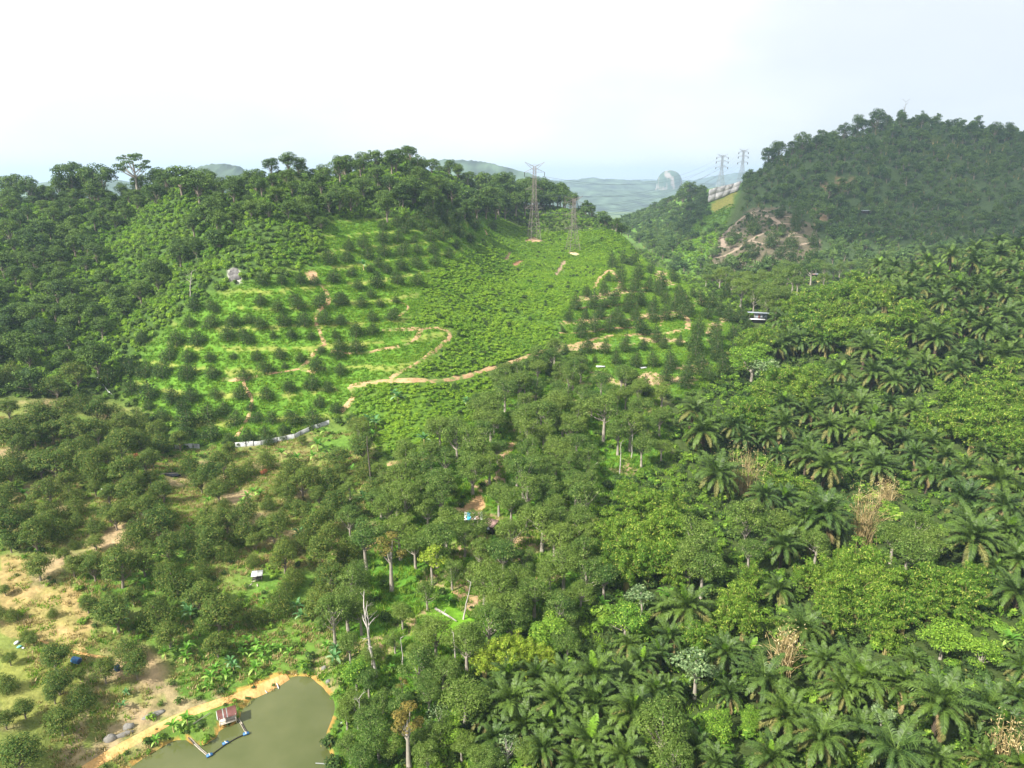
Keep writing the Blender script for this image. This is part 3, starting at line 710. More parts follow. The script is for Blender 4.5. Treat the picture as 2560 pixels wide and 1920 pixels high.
# ------------------------------------------------------------------ terrain mesh
def zonecol(x, y):
    c = np.zeros((len(x), 3)) + np.array([.06, .085, .025])
    f1 = fbm(x, y, 9, 71); f2 = fbm(x, y, 26, 77); f3 = fbm(x, y, 3.2, 79, 2)
    def put(w_, col):
        w_ = np.clip(w_, 0, 1)[:, None]; return c * (1 - w_) + np.asarray(col) * w_
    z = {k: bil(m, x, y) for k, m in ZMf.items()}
    bf = bil(BF, x, y)
    c = put(z['forestL'], [.055, .10, .022]); c = put(z['scrub'] + z['scrub2'], [.085, .16, .02])
    c = put(z['terrace'], [.095, .20, .022]); c = put(z['terrace'] * ((bf < .3) & (f1 > .38)) * .75, [.23, .24, .06])
    c = put(z['cluster'], [.09, .19, .025]); c = put(z['cluster'] * ((bf < .33) & (f1 > .45)) * .85, [.40, .27, .17])
    c = put(z['orchard'], [.15, .185, .045]); 
    c = put(z['orchard'] * np.clip((f1 - .50) * 8, 0, 1) * np.clip((f2 - .42) * 7, 0, 1), [.33, .245, .14])
    c = put(z['orchard'] * np.clip((.50 - f2) * 9, 0, 1), [.10, .19, .03])
    c = put(z['wood'], [.085, .20, .022]); c = put(z['wood'] * np.clip((f1 - .58) * 9, 0, 1), [.36, .25, .15])
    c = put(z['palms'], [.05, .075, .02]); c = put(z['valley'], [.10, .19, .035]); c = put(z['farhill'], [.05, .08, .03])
    u, v = project(x, y, hgt(x, y))
    def pz(poly, o, col, amt=1.0, ymin=0, ymax=9e9, nz_=0):
        m = inpoly(u, v, crop(poly, o)) & (y > ymin * S) & (y < ymax * S)
        return put(m * amt * (1 if not nz_ else np.clip((f3 - nz_) * 8, 0, 1)), col)
    c = pz([(180,1130),(200,960),(460,715),(640,715),(850,830),(920,950),(820,1120),(500,1160)], O3, [.105, .09, .062], .92, 335, 500)
    c = pz([(900,600),(960,520),(1120,520),(1180,560),(1000,640)], O3, [.17, .125, .07], .9, 335, 560, .3)
    c = pz([(850,720),(960,700),(940,800),(860,840)], O3, [.22, .16, .10], 1, 335, 560)
    c = pz([(0,280),(210,280),(190,480),(500,480),(560,650),(600,720),(540,890),(250,840),(0,790)], (0, 1280), [.34, .25, .11], .9, 0, 140)
    c = pz([(0,280),(210,280),(190,480),(500,480),(560,650),(600,720),(540,890),(250,840),(0,790)], (0, 1280), [.23, .21, .07], .8, 0, 140, .5)
    c = pz([(0,880),(300,900),(560,960),(560,1050),(330,1300),(0,1400)], (0, 1280), [.19, .21, .05], .9, 0, 140)
    c = pz([(620,1100),(900,1060),(1400,1150),(1450,1220),(1100,1310),(900,1430),(560,1640),(330,1640),(500,1400)], (0, 1280), [.29, .22, .13], .85, 0, 140, .38)
    c = pz([(1470,1215),(1480,1175),(1560,1120),(1640,1095),(1740,1050),(1820,1030),(1862,1045),(1855,1080),(1700,1150),(1560,1215)], (0, 1280), [.52, .29, .085], 1, 0, 140)
    c = pz([(800,1140),(900,1060),(930,1110),(925,1170),(800,1170)], O5, [.47, .29, .15], 1, 0, 200)
    c = pz([(1020,740),(1110,740),(1080,840),(1060,1000),(1000,1010),(880,1030),(830,1010),(1000,960)], O5, [.33, .23, .15], 1, 0, 200)
    c = pz([(480,700),(620,600),(660,560),(880,700),(700,880),(560,860)], (850, 1280), [.12, .26, .02], 1, 0, 200)
    c = pz([(1460,1110),(1545,1110),(1550,1190),(1470,1190)], O1, [.42, .40, .37], 1)
    c = pz([(1960,1140),(2030,1120),(2050,1160),(2000,1200)], O1, [.44, .27, .17], 1)
    c = pz([(1050,1050),(1090,1000),(1110,1005),(1080,1060)], O2, [.30, .18, .12], 1)
    c = pz([(1090,1090),(1150,1055),(1185,1060),(1140,1095)], O2, [.33, .17, .10], 1)
    c = pz([(1380,1150),(1430,1060),(1465,1060),(1400,1160)], O2, [.28, .20, .14], 1)
    c = pz([(1460,1010),(1500,1000),(1550,1015),(1520,1030)], O2, [.50, .38, .25], 1)
    c = pz([(1180,930),(1240,905),(1310,935),(1270,945)], O2, [.42, .28, .17], 1)
    c = pz([(1900,590),(1960,690),(1500,1100)], O1, [.05, .07, .02], 0)
    c = pz([(10,1150),(120,1170),(280,1350),(380,1290),(370,1380),(120,1330),(0,1250)], O3, [.20, .30, .05], 1, 200, 420)
    c = pz([(720,1220),(820,1180),(1000,1160),(1110,1150),(1050,1210),(900,1230)], O3, [.30, .28, .10], 1, 200, 420)
    c = pz([(200,690),(280,650),(360,620),(340,700),(220,770)], O3, [.26, .24, .06], .9, 450, 700)
    # wet clay ring round the water
    pdv = segdist(x, y, POND + POND[:1]) if True else 0
    c = put(((pdv < .55) & (y < 170)) * .8 * (fbm(x, y, 3, 91) > .45), [.36, .20, .06])
    return c * (.88 + .24 * f3[:, None])

na, nr = 560, 640
A_ = np.radians(np.linspace(-62, 60, na)); RR = 14 * np.exp(np.linspace(0, math.log(1640 / 14), nr))
AA, RG = np.meshgrid(A_, RR)
TX, TY = (np.sin(AA) * RG).ravel(), (np.cos(AA) * RG - 6).ravel()
ok = np.abs(TX) < 9e9
TZ = hgt(TX, TY)
edge = np.clip((RG.ravel() - 1450) / 180, 0, 1); TZ = TZ * (1 - edge) + (-8) * edge
idx = np.arange(na * nr).reshape(nr, na)
Qd = np.stack([idx[:-1, :-1], idx[1:, :-1], idx[1:, 1:], idx[:-1, 1:]], -1).reshape(-1, 4)[:, ::-1]
tm = mesh_np('terrain', np.stack([TX, TY, TZ], 1), Qd, 'ground', smooth=True)
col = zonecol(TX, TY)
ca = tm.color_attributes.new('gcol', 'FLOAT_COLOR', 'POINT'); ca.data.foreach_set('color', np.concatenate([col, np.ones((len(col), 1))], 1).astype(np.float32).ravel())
tag(ob('terrain', tm), kind='structure')
tag(ob('ground', mesh_np('ground', [(-2600, -1500, 55), (2600, -1500, 55), (2600, 12, 55), (-2600, 12, 55)], np.array([(0, 1, 2, 3)]), mat('soil', (.07, .09, .03)))), kind='structure')

# tracks as draped sheets
def ribbon(name, q, wd, m, seed, lift=.10):
    k = len(q); d = np.gradient(q, axis=0); d = unit(d); nrm = np.stack([-d[:, 1], d[:, 0]], 1)
    s = np.arange(k); cols = 5; V = []
    for j in range(cols):
        o = (j / (cols - 1) - .5) * wd
        wob = 1 + (vnoise(s, s * 0 + j * 50 * (j in (0, 4)), 1.6, seed) - .5) * (1.1 if m == 'dirt' else .5)
        p = q + nrm * (o * wob)[:, None]
        e = 0 if j in (0, 4) else lift
        V.append(np.stack([p[:, 0], p[:, 1], hgt(p[:, 0], p[:, 1]) + (lift if e else -.02)], 1))
    V = np.stack(V, 1).reshape(-1, 3); I = np.arange(k * cols).reshape(k, cols)
    Q = np.stack([I[:-1, :-1], I[:-1, 1:], I[1:, 1:], I[1:, :-1]], -1).reshape(-1, 4)
    return tag(ob(name, mesh_np(name, V, Q, m, smooth=True)), kind='structure')
for i, (kind, wd, q) in enumerate(TW):
    if len(q) > 2: ribbon({'dirt': 'dirt_track', 'ochre': 'clay_path', 'grey': 'hill_track'}[kind], q, wd, kind, i, .16)

# pond water
wm = bpy.data.materials.new('pond_water'); wm.use_nodes = True
t = wm.node_tree; b = t.nodes['Principled BSDF']
b.inputs['Base Color'].default_value = (.085, .088, .022, 1); b.inputs['Roughness'].default_value = .04; b.inputs['IOR'].default_value = 1.33
g_ = t.nodes.new('ShaderNodeNewGeometry'); no = t.nodes.new('ShaderNodeTexNoise'); no.inputs['Scale'].default_value = 1.3; no.inputs['Detail'].default_value = 4
bp = t.nodes.new('ShaderNodeBump'); bp.inputs['Strength'].default_value = .06; bp.inputs['Distance'].default_value = .15
t.links.new(g_.outputs['Position'], no.inputs[0]); t.links.new(no.outputs[0], bp.inputs['Height']); t.links.new(bp.outputs[0], b.inputs['Normal'])
n2 = t.nodes.new('ShaderNodeTexNoise'); n2.inputs['Scale'].default_value = .09; n2.inputs['Detail'].default_value = 5
r2 = t.nodes.new('ShaderNodeValToRGB'); r2.color_ramp.elements[0].position = .35; r2.color_ramp.elements[1].position = .65
r2.color_ramp.elements[0].color = (.070, .084, .026, 1); r2.color_ramp.elements[1].color = (.105, .115, .045, 1)
t.links.new(g_.outputs['Position'], n2.inputs[0]); t.links.new(n2.outputs[0], r2.inputs[0]); t.links.new(r2.outputs[0], b.inputs['Base Color'])
cx_, cy_ = np.mean([p[0] for p in POND]), np.mean([p[1] for p in POND])
pw = [(cx_ + (x - cx_) * 1.03, cy_ + (y - cy_) * 1.03, WZ) for x, y in POND]
me = bpy.data.meshes.new('pond_water'); me.from_pydata(pw, [], [tuple(range(len(pw)))]); me.materials.append(wm)
tag(ob('pond_water', me), kind='structure')
me.polygons[0].flip() if me.polygons[0].normal.z < 0 else None

# ------------------------------------------------------------------ far plain, hills, rock
def farmat(name, c0, c1, sc):
    return groundmat(name, [c0, c1]) if sc is None else mat(name, tuple((a + b_) / 2 for a, b_ in zip(c0, c1)), 1, var=.35, vscale=sc)
fx = np.linspace(-9000, 9000, 220); fy = 1300 + (14000 - 1300) * np.linspace(0, 1, 200) ** 1.6
FX, FY = np.meshgrid(fx, fy)
FZ = -6 + (fbm(FX, FY, 900, 90) - .35) * 60 * np.clip((FY - 3500) / 3000, 0, 1)
me = mesh_np('plain', np.stack([FX.ravel(), FY.ravel(), FZ.ravel()], 1), np.stack([(I := np.arange(FX.size).reshape(FX.shape))[:-1, :-1], I[:-1, 1:], I[1:, 1:], I[1:, :-1]], -1).reshape(-1, 4), M['ground'], smooth=True)
f1, f2 = fbm(FX.ravel(), FY.ravel(), 240, 8), fbm(FX.ravel(), FY.ravel(), 700, 12)
cc = np.where(((f1 > .60) & (f2 > .42))[:, None], [.30, .26, .17], np.where((f2 > .55)[:, None], [.12, .17, .06], [.05, .09, .035]))
a_ = me.color_attributes.new('gcol', 'FLOAT_COLOR', 'POINT'); a_.data.foreach_set('color', np.concatenate([cc, np.ones((len(cc), 1))], 1).astype(np.float32).ravel())
tag(ob('plain', me), kind='structure')

M['farleaf'] = mat('hazy_forest', (.055, .085, .05), 1, var=.75, vscale=.012)
def hill(name, u, vtop, D, wpx, label, seed, shape=1.6, m='farleaf', rough=.05, depth=.8):
    x, y, z = ct_xy(u, D / S, 60); x0 = x
    zt = CAMZ + (D / (CP + (960 - vtop) / FPX * SP)) * (-SP + (960 - vtop) / FPX * CP)
    w_ = wpx / FPX * D / 2; k = 64
    gx_, gy_ = np.meshgrid(np.linspace(-1.25, 1.25, k * 2), np.linspace(-1.25, 1.25, k))
    r = np.sqrt(gx_ ** 2 + gy_ ** 2)
    hz = np.clip(1 - r ** shape, 0, 1) ** .9 if shape > 0 else 0
    X = gx_ * w_; Y = gy_ * w_ * depth
    hh = (zt + 8) * hz * (1 + (fbm(X + seed * 999, Y, w_ * .5, seed, 5) - .5) * rough * 6 * (1 - hz * .45)) - 10 * (hz <= 0)
    hh *= (zt + 8) / max(hh.max(), 1)
    I = np.arange(X.size).reshape(X.shape)
    me = mesh_np(name, np.stack([X.ravel(), Y.ravel(), hh.ravel()], 1), np.stack([I[:-1, :-1], I[:-1, 1:], I[1:, 1:], I[1:, :-1]], -1).reshape(-1, 4), m, smooth=True)
    o = ob(name, me, loc=(x0, D, -8)); return tag(o, label, kind='structure')
def ridge(prof, D, base, thick, seed, m='farleaf'):
    us = np.array([p[0] for p in prof], float); vt = np.array([p[1] for p in prof], float)
    k, j = 150, 40; U = np.linspace(us[0], us[-1], k); Vt = np.interp(U, us, vt)
    b = (960 - Vt) / FPX; ht = CAMZ + D * (-SP + b * CP) / (CP + b * SP); X = (U - 1280) / FPX * D / .966
    w_ = np.linspace(-1, 1.0, j); prof_ = np.clip(1 - np.abs(w_) ** 1.25, 0, 1); XX, WW = np.meshgrid(X, w_); YY = D + WW * thick + (fbm(XX, XX * 0, thick * 1.2, seed) - .5) * thick * .8
    ends = np.clip(np.minimum(np.arange(k), np.arange(k)[::-1]) / 10, 0, 1)
    Z = base + (np.maximum(ht, base + 3)[None] - base) * prof_[:, None] * (1 + (fbm(XX, YY, thick * .45, seed + 1, 5) - .5) * .9 * (1 - prof_[:, None] ** 3)) + (fbm(XX, YY, D * .006, seed + 2, 3) - .5) * D * .0035 - 12 * (1 - ends)[None]
    I = np.arange(k * j).reshape(j, k); Q = np.stack([I[:-1, :-1], I[:-1, 1:], I[1:, 1:], I[1:, :-1]], -1).reshape(-1, 4)
    tag(ob('hill', mesh_np('hill', np.stack([XX.ravel(), YY.ravel(), Z.ravel()], 1), Q, m, smooth=False)), kind='structure')
ridge([(470,470),(505,440),(530,416),(560,408),(600,407),(640,413),(665,440),(700,470)], 2300, -8, 450, 1)
ridge([(-300,440),(0,436),(50,428),(80,424),(110,440),(200,460),(270,446),(310,440),(350,445),(470,460)], 3000, -8, 600, 2)
ridge([(1100,395),(1180,400),(1230,407),(1290,424),(1340,440),(1390,456),(1425,485),(1440,520)], 3000, -8, 350, 3)
ridge([(1250,462),(1390,452),(1440,447),(1465,443),(1500,447),(1560,450),(1620,452),(1700,456),(1760,461),(1850,466)], 5600, -8, 900, 4)
ridge([(1300,482),(1420,478),(1500,474),(1600,480),(1700,472),(1800,470),(1900,478)], 4500, -8, 700, 5)
ridge([(1600,456),(1700,450),(1760,440),(1830,430),(1900,428),(2000,440)], 8000, -8, 1100, 6)
ridge([(1100,452),(1300,446),(1420,451),(1600,448),(1750,452),(1900,446)], 10500, -8, 1200, 7)

# limestone rock: sheer-sided dome
def karst():
    D = 5200; x, y, _ = ct_xy(1672, D / S, 60); wd = 62 / FPX * D; ht = 238
    k, j = 90, 40; V = []
    for a in range(j):
        f = a / (j - 1)
        for i in range(k):
            an = i / k * 6.2832
            r = wd / 2 * (1.18 - .18 * min(1, f * 2)) * (max(0, 1 - max(0, (f - .5) / .5) ** 2.6)) ** .5 * (1 + .26 * (float(fbm(np.array(math.cos(an) * 3 + 9 + f * .9), np.array(math.sin(an) * 3 + 9 + f * .7), 1.1, 4, 4)) - .5))
            V.append((math.cos(an) * r * (1 + .0), math.sin(an) * r * .8, f * ht - 10))
    I = np.arange(k * j).reshape(j, k); Q = np.stack([I[:-1], np.roll(I, -1, 1)[:-1], np.roll(I, -1, 1)[1:], I[1:]], -1).reshape(-1, 4)
    m = bpy.data.materials.new('limestone'); m.use_nodes = True; t = m.node_tree; b = t.nodes['Principled BSDF']; b.inputs['Roughness'].default_value = 1
    g = t.nodes.new('ShaderNodeTexCoord'); no = t.nodes.new('ShaderNodeTexNoise'); no.inputs['Scale'].default_value = .022; no.inputs['Detail'].default_value = 9
    mp = t.nodes.new('ShaderNodeMapping'); mp.inputs['Scale'].default_value = (1, 1, .45); r = t.nodes.new('ShaderNodeValToRGB')
    r.color_ramp.elements[0].position = .52; r.color_ramp.elements[0].color = (.05, .09, .05, 1); r.color_ramp.elements[1].position = .60; r.color_ramp.elements[1].color = (.27, .235, .205, 1)
    t.links.new(g.outputs['Object'], mp.inputs[0]); t.links.new(mp.outputs[0], no.inputs[0]); t.links.new(no.outputs[0], r.inputs[0]); t.links.new(r.outputs[0], b.inputs['Base Color'])
    tag(ob('limestone_hill', mesh_np('limestone_hill', V, Q, m), loc=(x, D, 0)), kind='structure')
karst()

# far white buildings on the plain
def farbuilding(u, v, D, w_, d_, h_, label, cat='building', roof='white'):
    x, y = onplane(u, v, -4.0); z = -4.0
    e = bpy.data.objects.new('building', None); C.objects.link(e); e.location = (x, D, z); tag(e, label, cat)
    ob('wall', MB().box((0, 0, h_ / 2 - 10), (w_, d_, h_ + 20)).mesh('wall', 'white'), e)
    ob('roof', MB().box((0, 0, h_ + 1), (w_ * 1.04, d_ * 1.04, 2)).mesh('roof', roof), e)
    for q in range(max(3, int(w_ / 9))):
        for r_ in range(max(1, int(h_ / 8))):
            ob('window', MB().box((-w_ / 2 + (q + .5) * w_ / max(3, int(w_ / 9)), -d_ / 2 - .1, 4 + r_ * 6.5), (4, .4, 2.6)).mesh('window', 'window'), e)
farbuilding(1507, 529, 0, 52, 26, 17, 'white block building on the hazy plain between the two ridges')
farbuilding(1531, 531, 0, 22, 20, 10, 'small pale house just beside the white block on the plain', 'house')
farbuilding(1499, 540, 0, 50, 16, 4, 'long low white roof in front of the white block')

# ------------------------------------------------------------------ placing things
REG = []                                          # (object, kind noun, photo u, photo v, adjective, group, category)
SKIP = set()
def blobs_ok(x, y, r=0): return not inpoly(np.array([x]), np.array([y]), POND)[0]

VAR = {}
def variants(key, fn, seeds): VAR[key] = [fn(s) for s in seeds]
variants('young', lambda s: k_durian(s, pw=2.6, H=5.8), [1, 2, 3, 4, 5])
variants('conic', lambda s: k_durian(s, W=5.2, H=8.2, leafm='durian', n=2500), [11, 12, 13, 14])
variants('mature', lambda s: k_durian(s, W=7.4, H=7.4, leafm='durian_old', n=5000, ls=.32, z0=.6), [20, 21, 22]) 
VAR['mature'] += [k_round(s, W=7.4, H=7.8, n=5200, ls=.32, nb=34, base=.5, flat=.85, lobes=.19) for s in (23, 24, 25, 26)]
VAR['wood'] = [k_round(s, W=8.4, H=11.0, leafm='wood', n=5600, ls=.31, nb=26, base=1.8 + (s % 3) * .9, flat=.78, trunkm='palebark', lobes=.185, bare=0) for s in (31, 32, 33, 34, 35, 36)]
VAR['forest'] = [k_round(s, W=8.0, H=h, leafm='forest', n=3000, ls=.46, nb=nb, base=b_, flat=.75, trunkm='bark', lobes=.2) for s, h, nb, b_ in ((41, 8, 24, .2), (42, 10, 24, .8), (43, 11, 20, 1.4), (44, 7, 26, .1), (45, 9, 24, .4))]
VAR['bright'] = [k_round(s, W=8.6, H=9.5, leafm='bright', n=3600, ls=.42, nb=26, base=1, flat=.55, trunkm='palebark', lobes=.2) for s in (51, 52, 53)]
VAR['pale'] = [k_round(s, W=7, H=9, leafm='pale', n=1100, ls=.5, nb=14, base=3, flat=.6, trunkm='palebark', lobes=.2, bare=1) for s in (55,)]
VAR['orange'] = [k_round(s, W=7, H=14, leafm='orange', n=1500, ls=.42, nb=15, base=4, flat=.6, trunkm='palebark', lobes=.17, bare=1) for s in (56, 57)]
VAR['rust'] = [k_round(58, W=3, H=2, leafm='rust', n=300, ls=.3, nb=8, base=.2)]
VAR['yellow'] = [k_round(s, W=7, H=10, leafm='bamboo_yellow', n=1500, ls=.42, nb=13, base=3.5, flat=.6, trunkm='palebark', lobes=.19, bare=1) for s in (59,)]
VAR['bamboo'] = [k_bamboo(s) for s in (61, 62, 63, 64)]
VAR['bamboo_yellow'] = [k_bamboo(s, leafm='bamboo_yellow') for s in (65, 66)]
VAR['twiggy'] = [k_round(s, W=8, H=9, leafm='pale', n=420, ls=.4, nb=26, base=1.5, flat=.7, trunkm='deadwood', lobes=.2, bare=1) for s in (67,)]
PC = [k_palmcrown(s) for s in range(71, 80)]
PT = {h: k_palmtrunk(h) for h in (4.5, 6.0)}

def empty(name, loc, rz=0, sc=1.0):
    o = bpy.data.objects.new(name, None); C.objects.link(o); o.location = loc; o.rotation_euler = (0, 0, rz); o.scale = (sc,) * 3
    o.empty_display_size = .5; return o

ALLT = []                                         # (x, y, r) of planted trees
def plant(kind, name, noun, cat, u, v, wpx, adj, group, smin=.5, smax=1.7, crownname='crown', trunkname='trunk', tilt=0.0):
    """crown centre seen at (u, v) in the photograph, crown wpx wide there"""
    var = VAR[kind][RNG.integers(len(VAR[kind]))]; tm_, cm_, W, hc = var; sc = 1.0
    for _ in range(4):
        h = hit(u, v, hc * sc)
        if h is None: return None
        sc = float(np.clip(wpx / FPX * h[3] / W, smin, smax))
    x, y = h[0], h[1]
    if not blobs_ok(x, y): return None
    e = empty(name, (x, y, float(hgt(x, y))), RNG.random() * 6.28, sc)
    e.scale = (sc, sc, sc * RNG.uniform(.92, 1.1))
    ob(trunkname, tm_, e); ob(crownname, cm_, e)
    REG.append((e, noun, u, v, adj, group, cat, wpx)); ALLT.append((x, y, W * sc / 2)); return e

def plantw(kind, name, noun, cat, x, y, sc, adj, group, crownname='crown', trunkname='trunk'):
    tm_, cm_, W, hc = VAR[kind][RNG.integers(len(VAR[kind]))]; z = float(hgt(x, y))
    e = empty(name, (x, y, z), RNG.random() * 6.28, sc); e.scale = (sc, sc, sc * RNG.uniform(.9, 1.15))
    ob(trunkname, tm_, e); ob(crownname, cm_, e)
    u, v = project(np.array(x), np.array(y), np.array(z + hc * sc))
    REG.append((e, noun, float(u), float(v), adj, group, cat, 0)); ALLT.append((x, y, W * sc / 2)); return e

def lst(s): return [tuple(float(q) for q in p.split(',')) for p in s.split()]

# young durian trees on the terraced slope
T1 = lst("1690,1180,90 1810,1180,80 1930,1175,80 2030,1190,70 2140,1160,100 1675,1315,80 1780,1350,80 1920,1325,100 2045,1315,100 2180,1300,90 1250,1345,90 1375,1350,90 1215,1450,90 1340,1455,100 1490,1440,100 1605,1430,80 1680,1460,90 1825,1440,100 1955,1440,100 2085,1430,95 2190,1440,80 1130,1560,110 1265,1560,110 1460,1530,100 1590,1545,105 1875,1530,70 2000,1540,60 2155,1535,60 1760,1540,50 910,1550,90 2120,1040,100")
T4 = lst("1085,165,110 1215,180,90 1350,190,70 1500,180,50 1650,180,80 1800,165,80 1930,190,70 2060,140,60 2170,160,90 860,250,110 930,275,110 1040,275,120 1200,285,120 1370,280,100 1570,300,90 1715,245,100 2035,240,100 1830,245,45 2190,270,80 690,310,130 840,380,110 955,410,130 1095,440,110 1225,430,110 1390,425,75 1545,415,100 1715,420,95 1860,375,90 2000,360,100 2110,380,80 955,500,70 1160,500,90 1035,560,110 1210,580,140 1335,550,130 1435,520,90 1500,590,100 1610,510,60 1635,575,85 1750,580,85 1900,570,110 2020,580,110 2050,480,80 2160,510,90 1200,665,130 1350,675,130 1590,690,100 1470,710,80 1705,670,80 1725,725,70 1820,650,70 1815,700,50")
T2 = lst("40,1030,90 70,1130,70 115,1215,70 20,1310,80 135,1325,80 105,1505,100 105,1610,100 0,1440,60 205,1500,80 210,1420,75 200,1270,70 255,1330,60 240,1190,100 190,1110,60 360,1310,50 325,1405,90 370,1170,95 500,1180,90 300,1110,70 395,1085,90 505,1070,90 610,1055,80 250,1070,80 180,1010,90 285,995,90 395,985,100 500,985,70 600,985,80 700,1010,70 745,955,70 150,940,90 270,905,100 370,905,80 470,920,55 580,900,90 665,890,100 775,870,90 840,915,70 870,830,100 985,835,60 560,740,90 650,760,80 450,800,90 530,830,90 620,820,80 700,800,90 760,780,80 365,810,80 830,780,80 280,830,70 410,850,80 500,770,80 600,770,80 720,850,70 60,960,80 5,1600,80")
for L_, o in ((T1, O1), (T4, O4), (T2, O2)):
    for cx, cy, ww in L_:
        u, v = at((cx, cy), o)
        plant('young', 'durian_tree', 'young durian tree', 'tree', u, v, ww / 2.572 * 1.14, 'small dark rounded', 'young durian trees on the terraces', .35, 1.5)
CL = lst("1800,1140,100 1870,1040,110 1920,1120,100 1995,1100,70 1760,1060,90 1825,1040,70 1725,1165,50 1700,1235,80 1590,1250,70 1520,1330,80 1630,1310,100 1745,1290,100 1820,1220,60 1870,1300,110 1940,1290,90 1900,1200,100 1985,1210,80 2070,1190,90 2160,1150,80 2010,1340,90 2150,1330,90 1670,1380,90 1780,1400,100 1575,1400,60 1470,1410,70 1550,1490,110 1640,1460,100 1730,1460,100 1835,1440,90 1895,1390,80 1955,1465,120 2020,1400,90 2100,1390,90 2190,1390,80 2060,1240,80 2190,1260,80 1840,1350,70 2090,1290,80 1700,1330,60 1440,1500,40")
CM = lst("1590,110,90 1700,120,80 1830,100,90 1950,100,70 2075,90,70 2180,80,60 2040,40,90 1550,190,100 1640,200,40 1775,190,80 1900,200,90 2020,200,90 2130,200,100 1510,210,60 1350,260,80 1420,260,90 1225,230,80 1130,270,100 1010,300,90 1860,330,90 1960,370,110 2100,300,100 1450,130,50 2120,240,80")
CN = lst("50,1330,110 95,1260,60 150,1300,90 210,1310,90 300,1250,110 250,1370,80 120,1480,100 225,1500,90 350,1530,90 400,1400,100 100,1590,110 230,1610,90 350,1600,90 320,1400,90 440,1470,60 20,1290,80 180,1380,90 60,1380,70")
CO = lst("95,90,110 230,50,110 350,30,90 230,150,100 110,170,110 130,240,110 270,180,90 280,250,90 50,270,120 30,330,100 180,290,90")
for L_, o in ((CL, O2), (CM, O5), (CN, O3), (CO, (1700, 820))):
    for cx, cy, ww in L_:
        u, v = at((cx, cy), o)
        plant('conic', 'durian_tree', 'pointed durian tree', 'tree', u, v, ww / 2.572 * 1.05, 'dark pointed', 'pointed durian trees past the green slope', .4, 1.5)
# mature orchard
MO = lst("60,290,190 350,370,150 490,300,150 250,580,200 400,560,180 130,640,160 530,470,160 620,540,160 480,640,180 330,650,150 60,680,170 720,560,170 880,600,160 1010,650,130 1040,730,160 900,740,150 770,740,180 560,770,180 640,650,150 90,830,190 350,860,220 60,930,170 560,860,170 480,800,170 700,820,150 730,900,120 930,860,130 430,990,130 610,1030,90 820,1040,160 890,1080,120 1040,1040,140 960,960,110 960,1110,130 700,1080,120 1230,890,170 1360,920,160 1290,990,130 1470,780,100 1430,860,140 1500,940,170 1590,900,140 1390,1010,160 1720,850,140 1850,1060,120 1870,1120,110 1720,1130,110 1940,990,170 2010,930,100 2050,1080,110 2110,950,90 2190,990,100 2190,920,90 1940,1170,140 1790,1220,140 1680,1270,150 1550,1310,190 1990,1240,130 2120,1220,140 2090,1170,110 2190,1130,100 180,1190,190 320,1180,180 60,1370,130 230,1330,190 360,1290,200 480,1230,120 620,1270,130 740,1220,140 700,1180,120 860,1300,110 1050,1220,200 1440,1130,110 480,1390,80 610,1375,110 960,1400,90 820,1470,100 920,1500,170 1340,1370,170 1450,1440,140 1280,1430,180 1640,1370,110 1620,1490,100 1090,1560,170 1300,1560,140 240,1530,170 470,1530,140 600,1540,160 730,1560,100 410,1460,80 730,1450,90 1820,1480,170 2050,1440,180 2120,1330,160 1900,1600,150 1940,720,60 1150,720,120")
MB_ = lst("75,660,110 170,790,90 60,940,90 345,930,180 30,500,70 335,650,50 50,1100,150 370,1090,160 530,1190,180 380,1340,190 120,1550,260 150,1260,130 30,1340,110 670,1020,150 840,880,190 870,990,160 560,590,110 620,620,80 710,560,130 850,530,130 1140,450,240 1060,390,150 1300,440,110 1400,640,250 1020,590,120 1390,840,170 1640,660,160 1780,590,200 1850,490,150 1380,530,90 510,1040,80 340,1170,120 1330,700,160 1480,660,140 210,820,80 10,640,70")
for L_, o in ((MO, O4), (MB_, OB)):
    for cx, cy, ww in L_:
        u, v = at((cx, cy), o)
        plant('mature', 'orchard_tree', 'olive-green durian tree', 'tree', u, v, ww / 2.572 * 1.1, 'bushy olive', 'mature durian trees in the straw-coloured orchard', .3, 1.5)
# tall grey-green trees in the middle wood
WO = lst("1010,460,200 1060,400,150 1150,360,170 930,560,150 990,600,110 1390,480,180 1330,560,200 1210,620,170 1480,620,180 1700,520,230 1620,450,140 1680,350,150 1870,620,200 1790,680,160 1930,520,170 750,700,200 920,680,150 870,770,220 1010,760,120 680,830,160 850,900,220 960,860,160 1230,790,160 1210,690,160 1390,780,190 1470,800,180 1160,560,140 520,900,180 400,960,200 560,970,160 650,990,200 640,1060,200 420,1110,200 1020,1060,180 1180,930,220 1210,1050,200 1340,1020,170 1520,990,200 1580,1110,210 260,900,120 280,980,120 880,1260,180 680,1240,200 560,1160,160 1100,1130,170 1200,1190,140 1300,1230,240 1380,1330,200 1100,1320,210 1050,1440,220 1180,1480,160 380,1290,230 620,1370,250 480,1400,180 800,1330,160 900,1440,170 1540,1240,190 1600,1330,180 1430,1390,230 1560,1470,200 1440,1500,220 1130,1590,200 60,1230,160 720,1570,160 1350,1560,180 100,1130,120 60,1020,120 130,680,120 150,740,100")
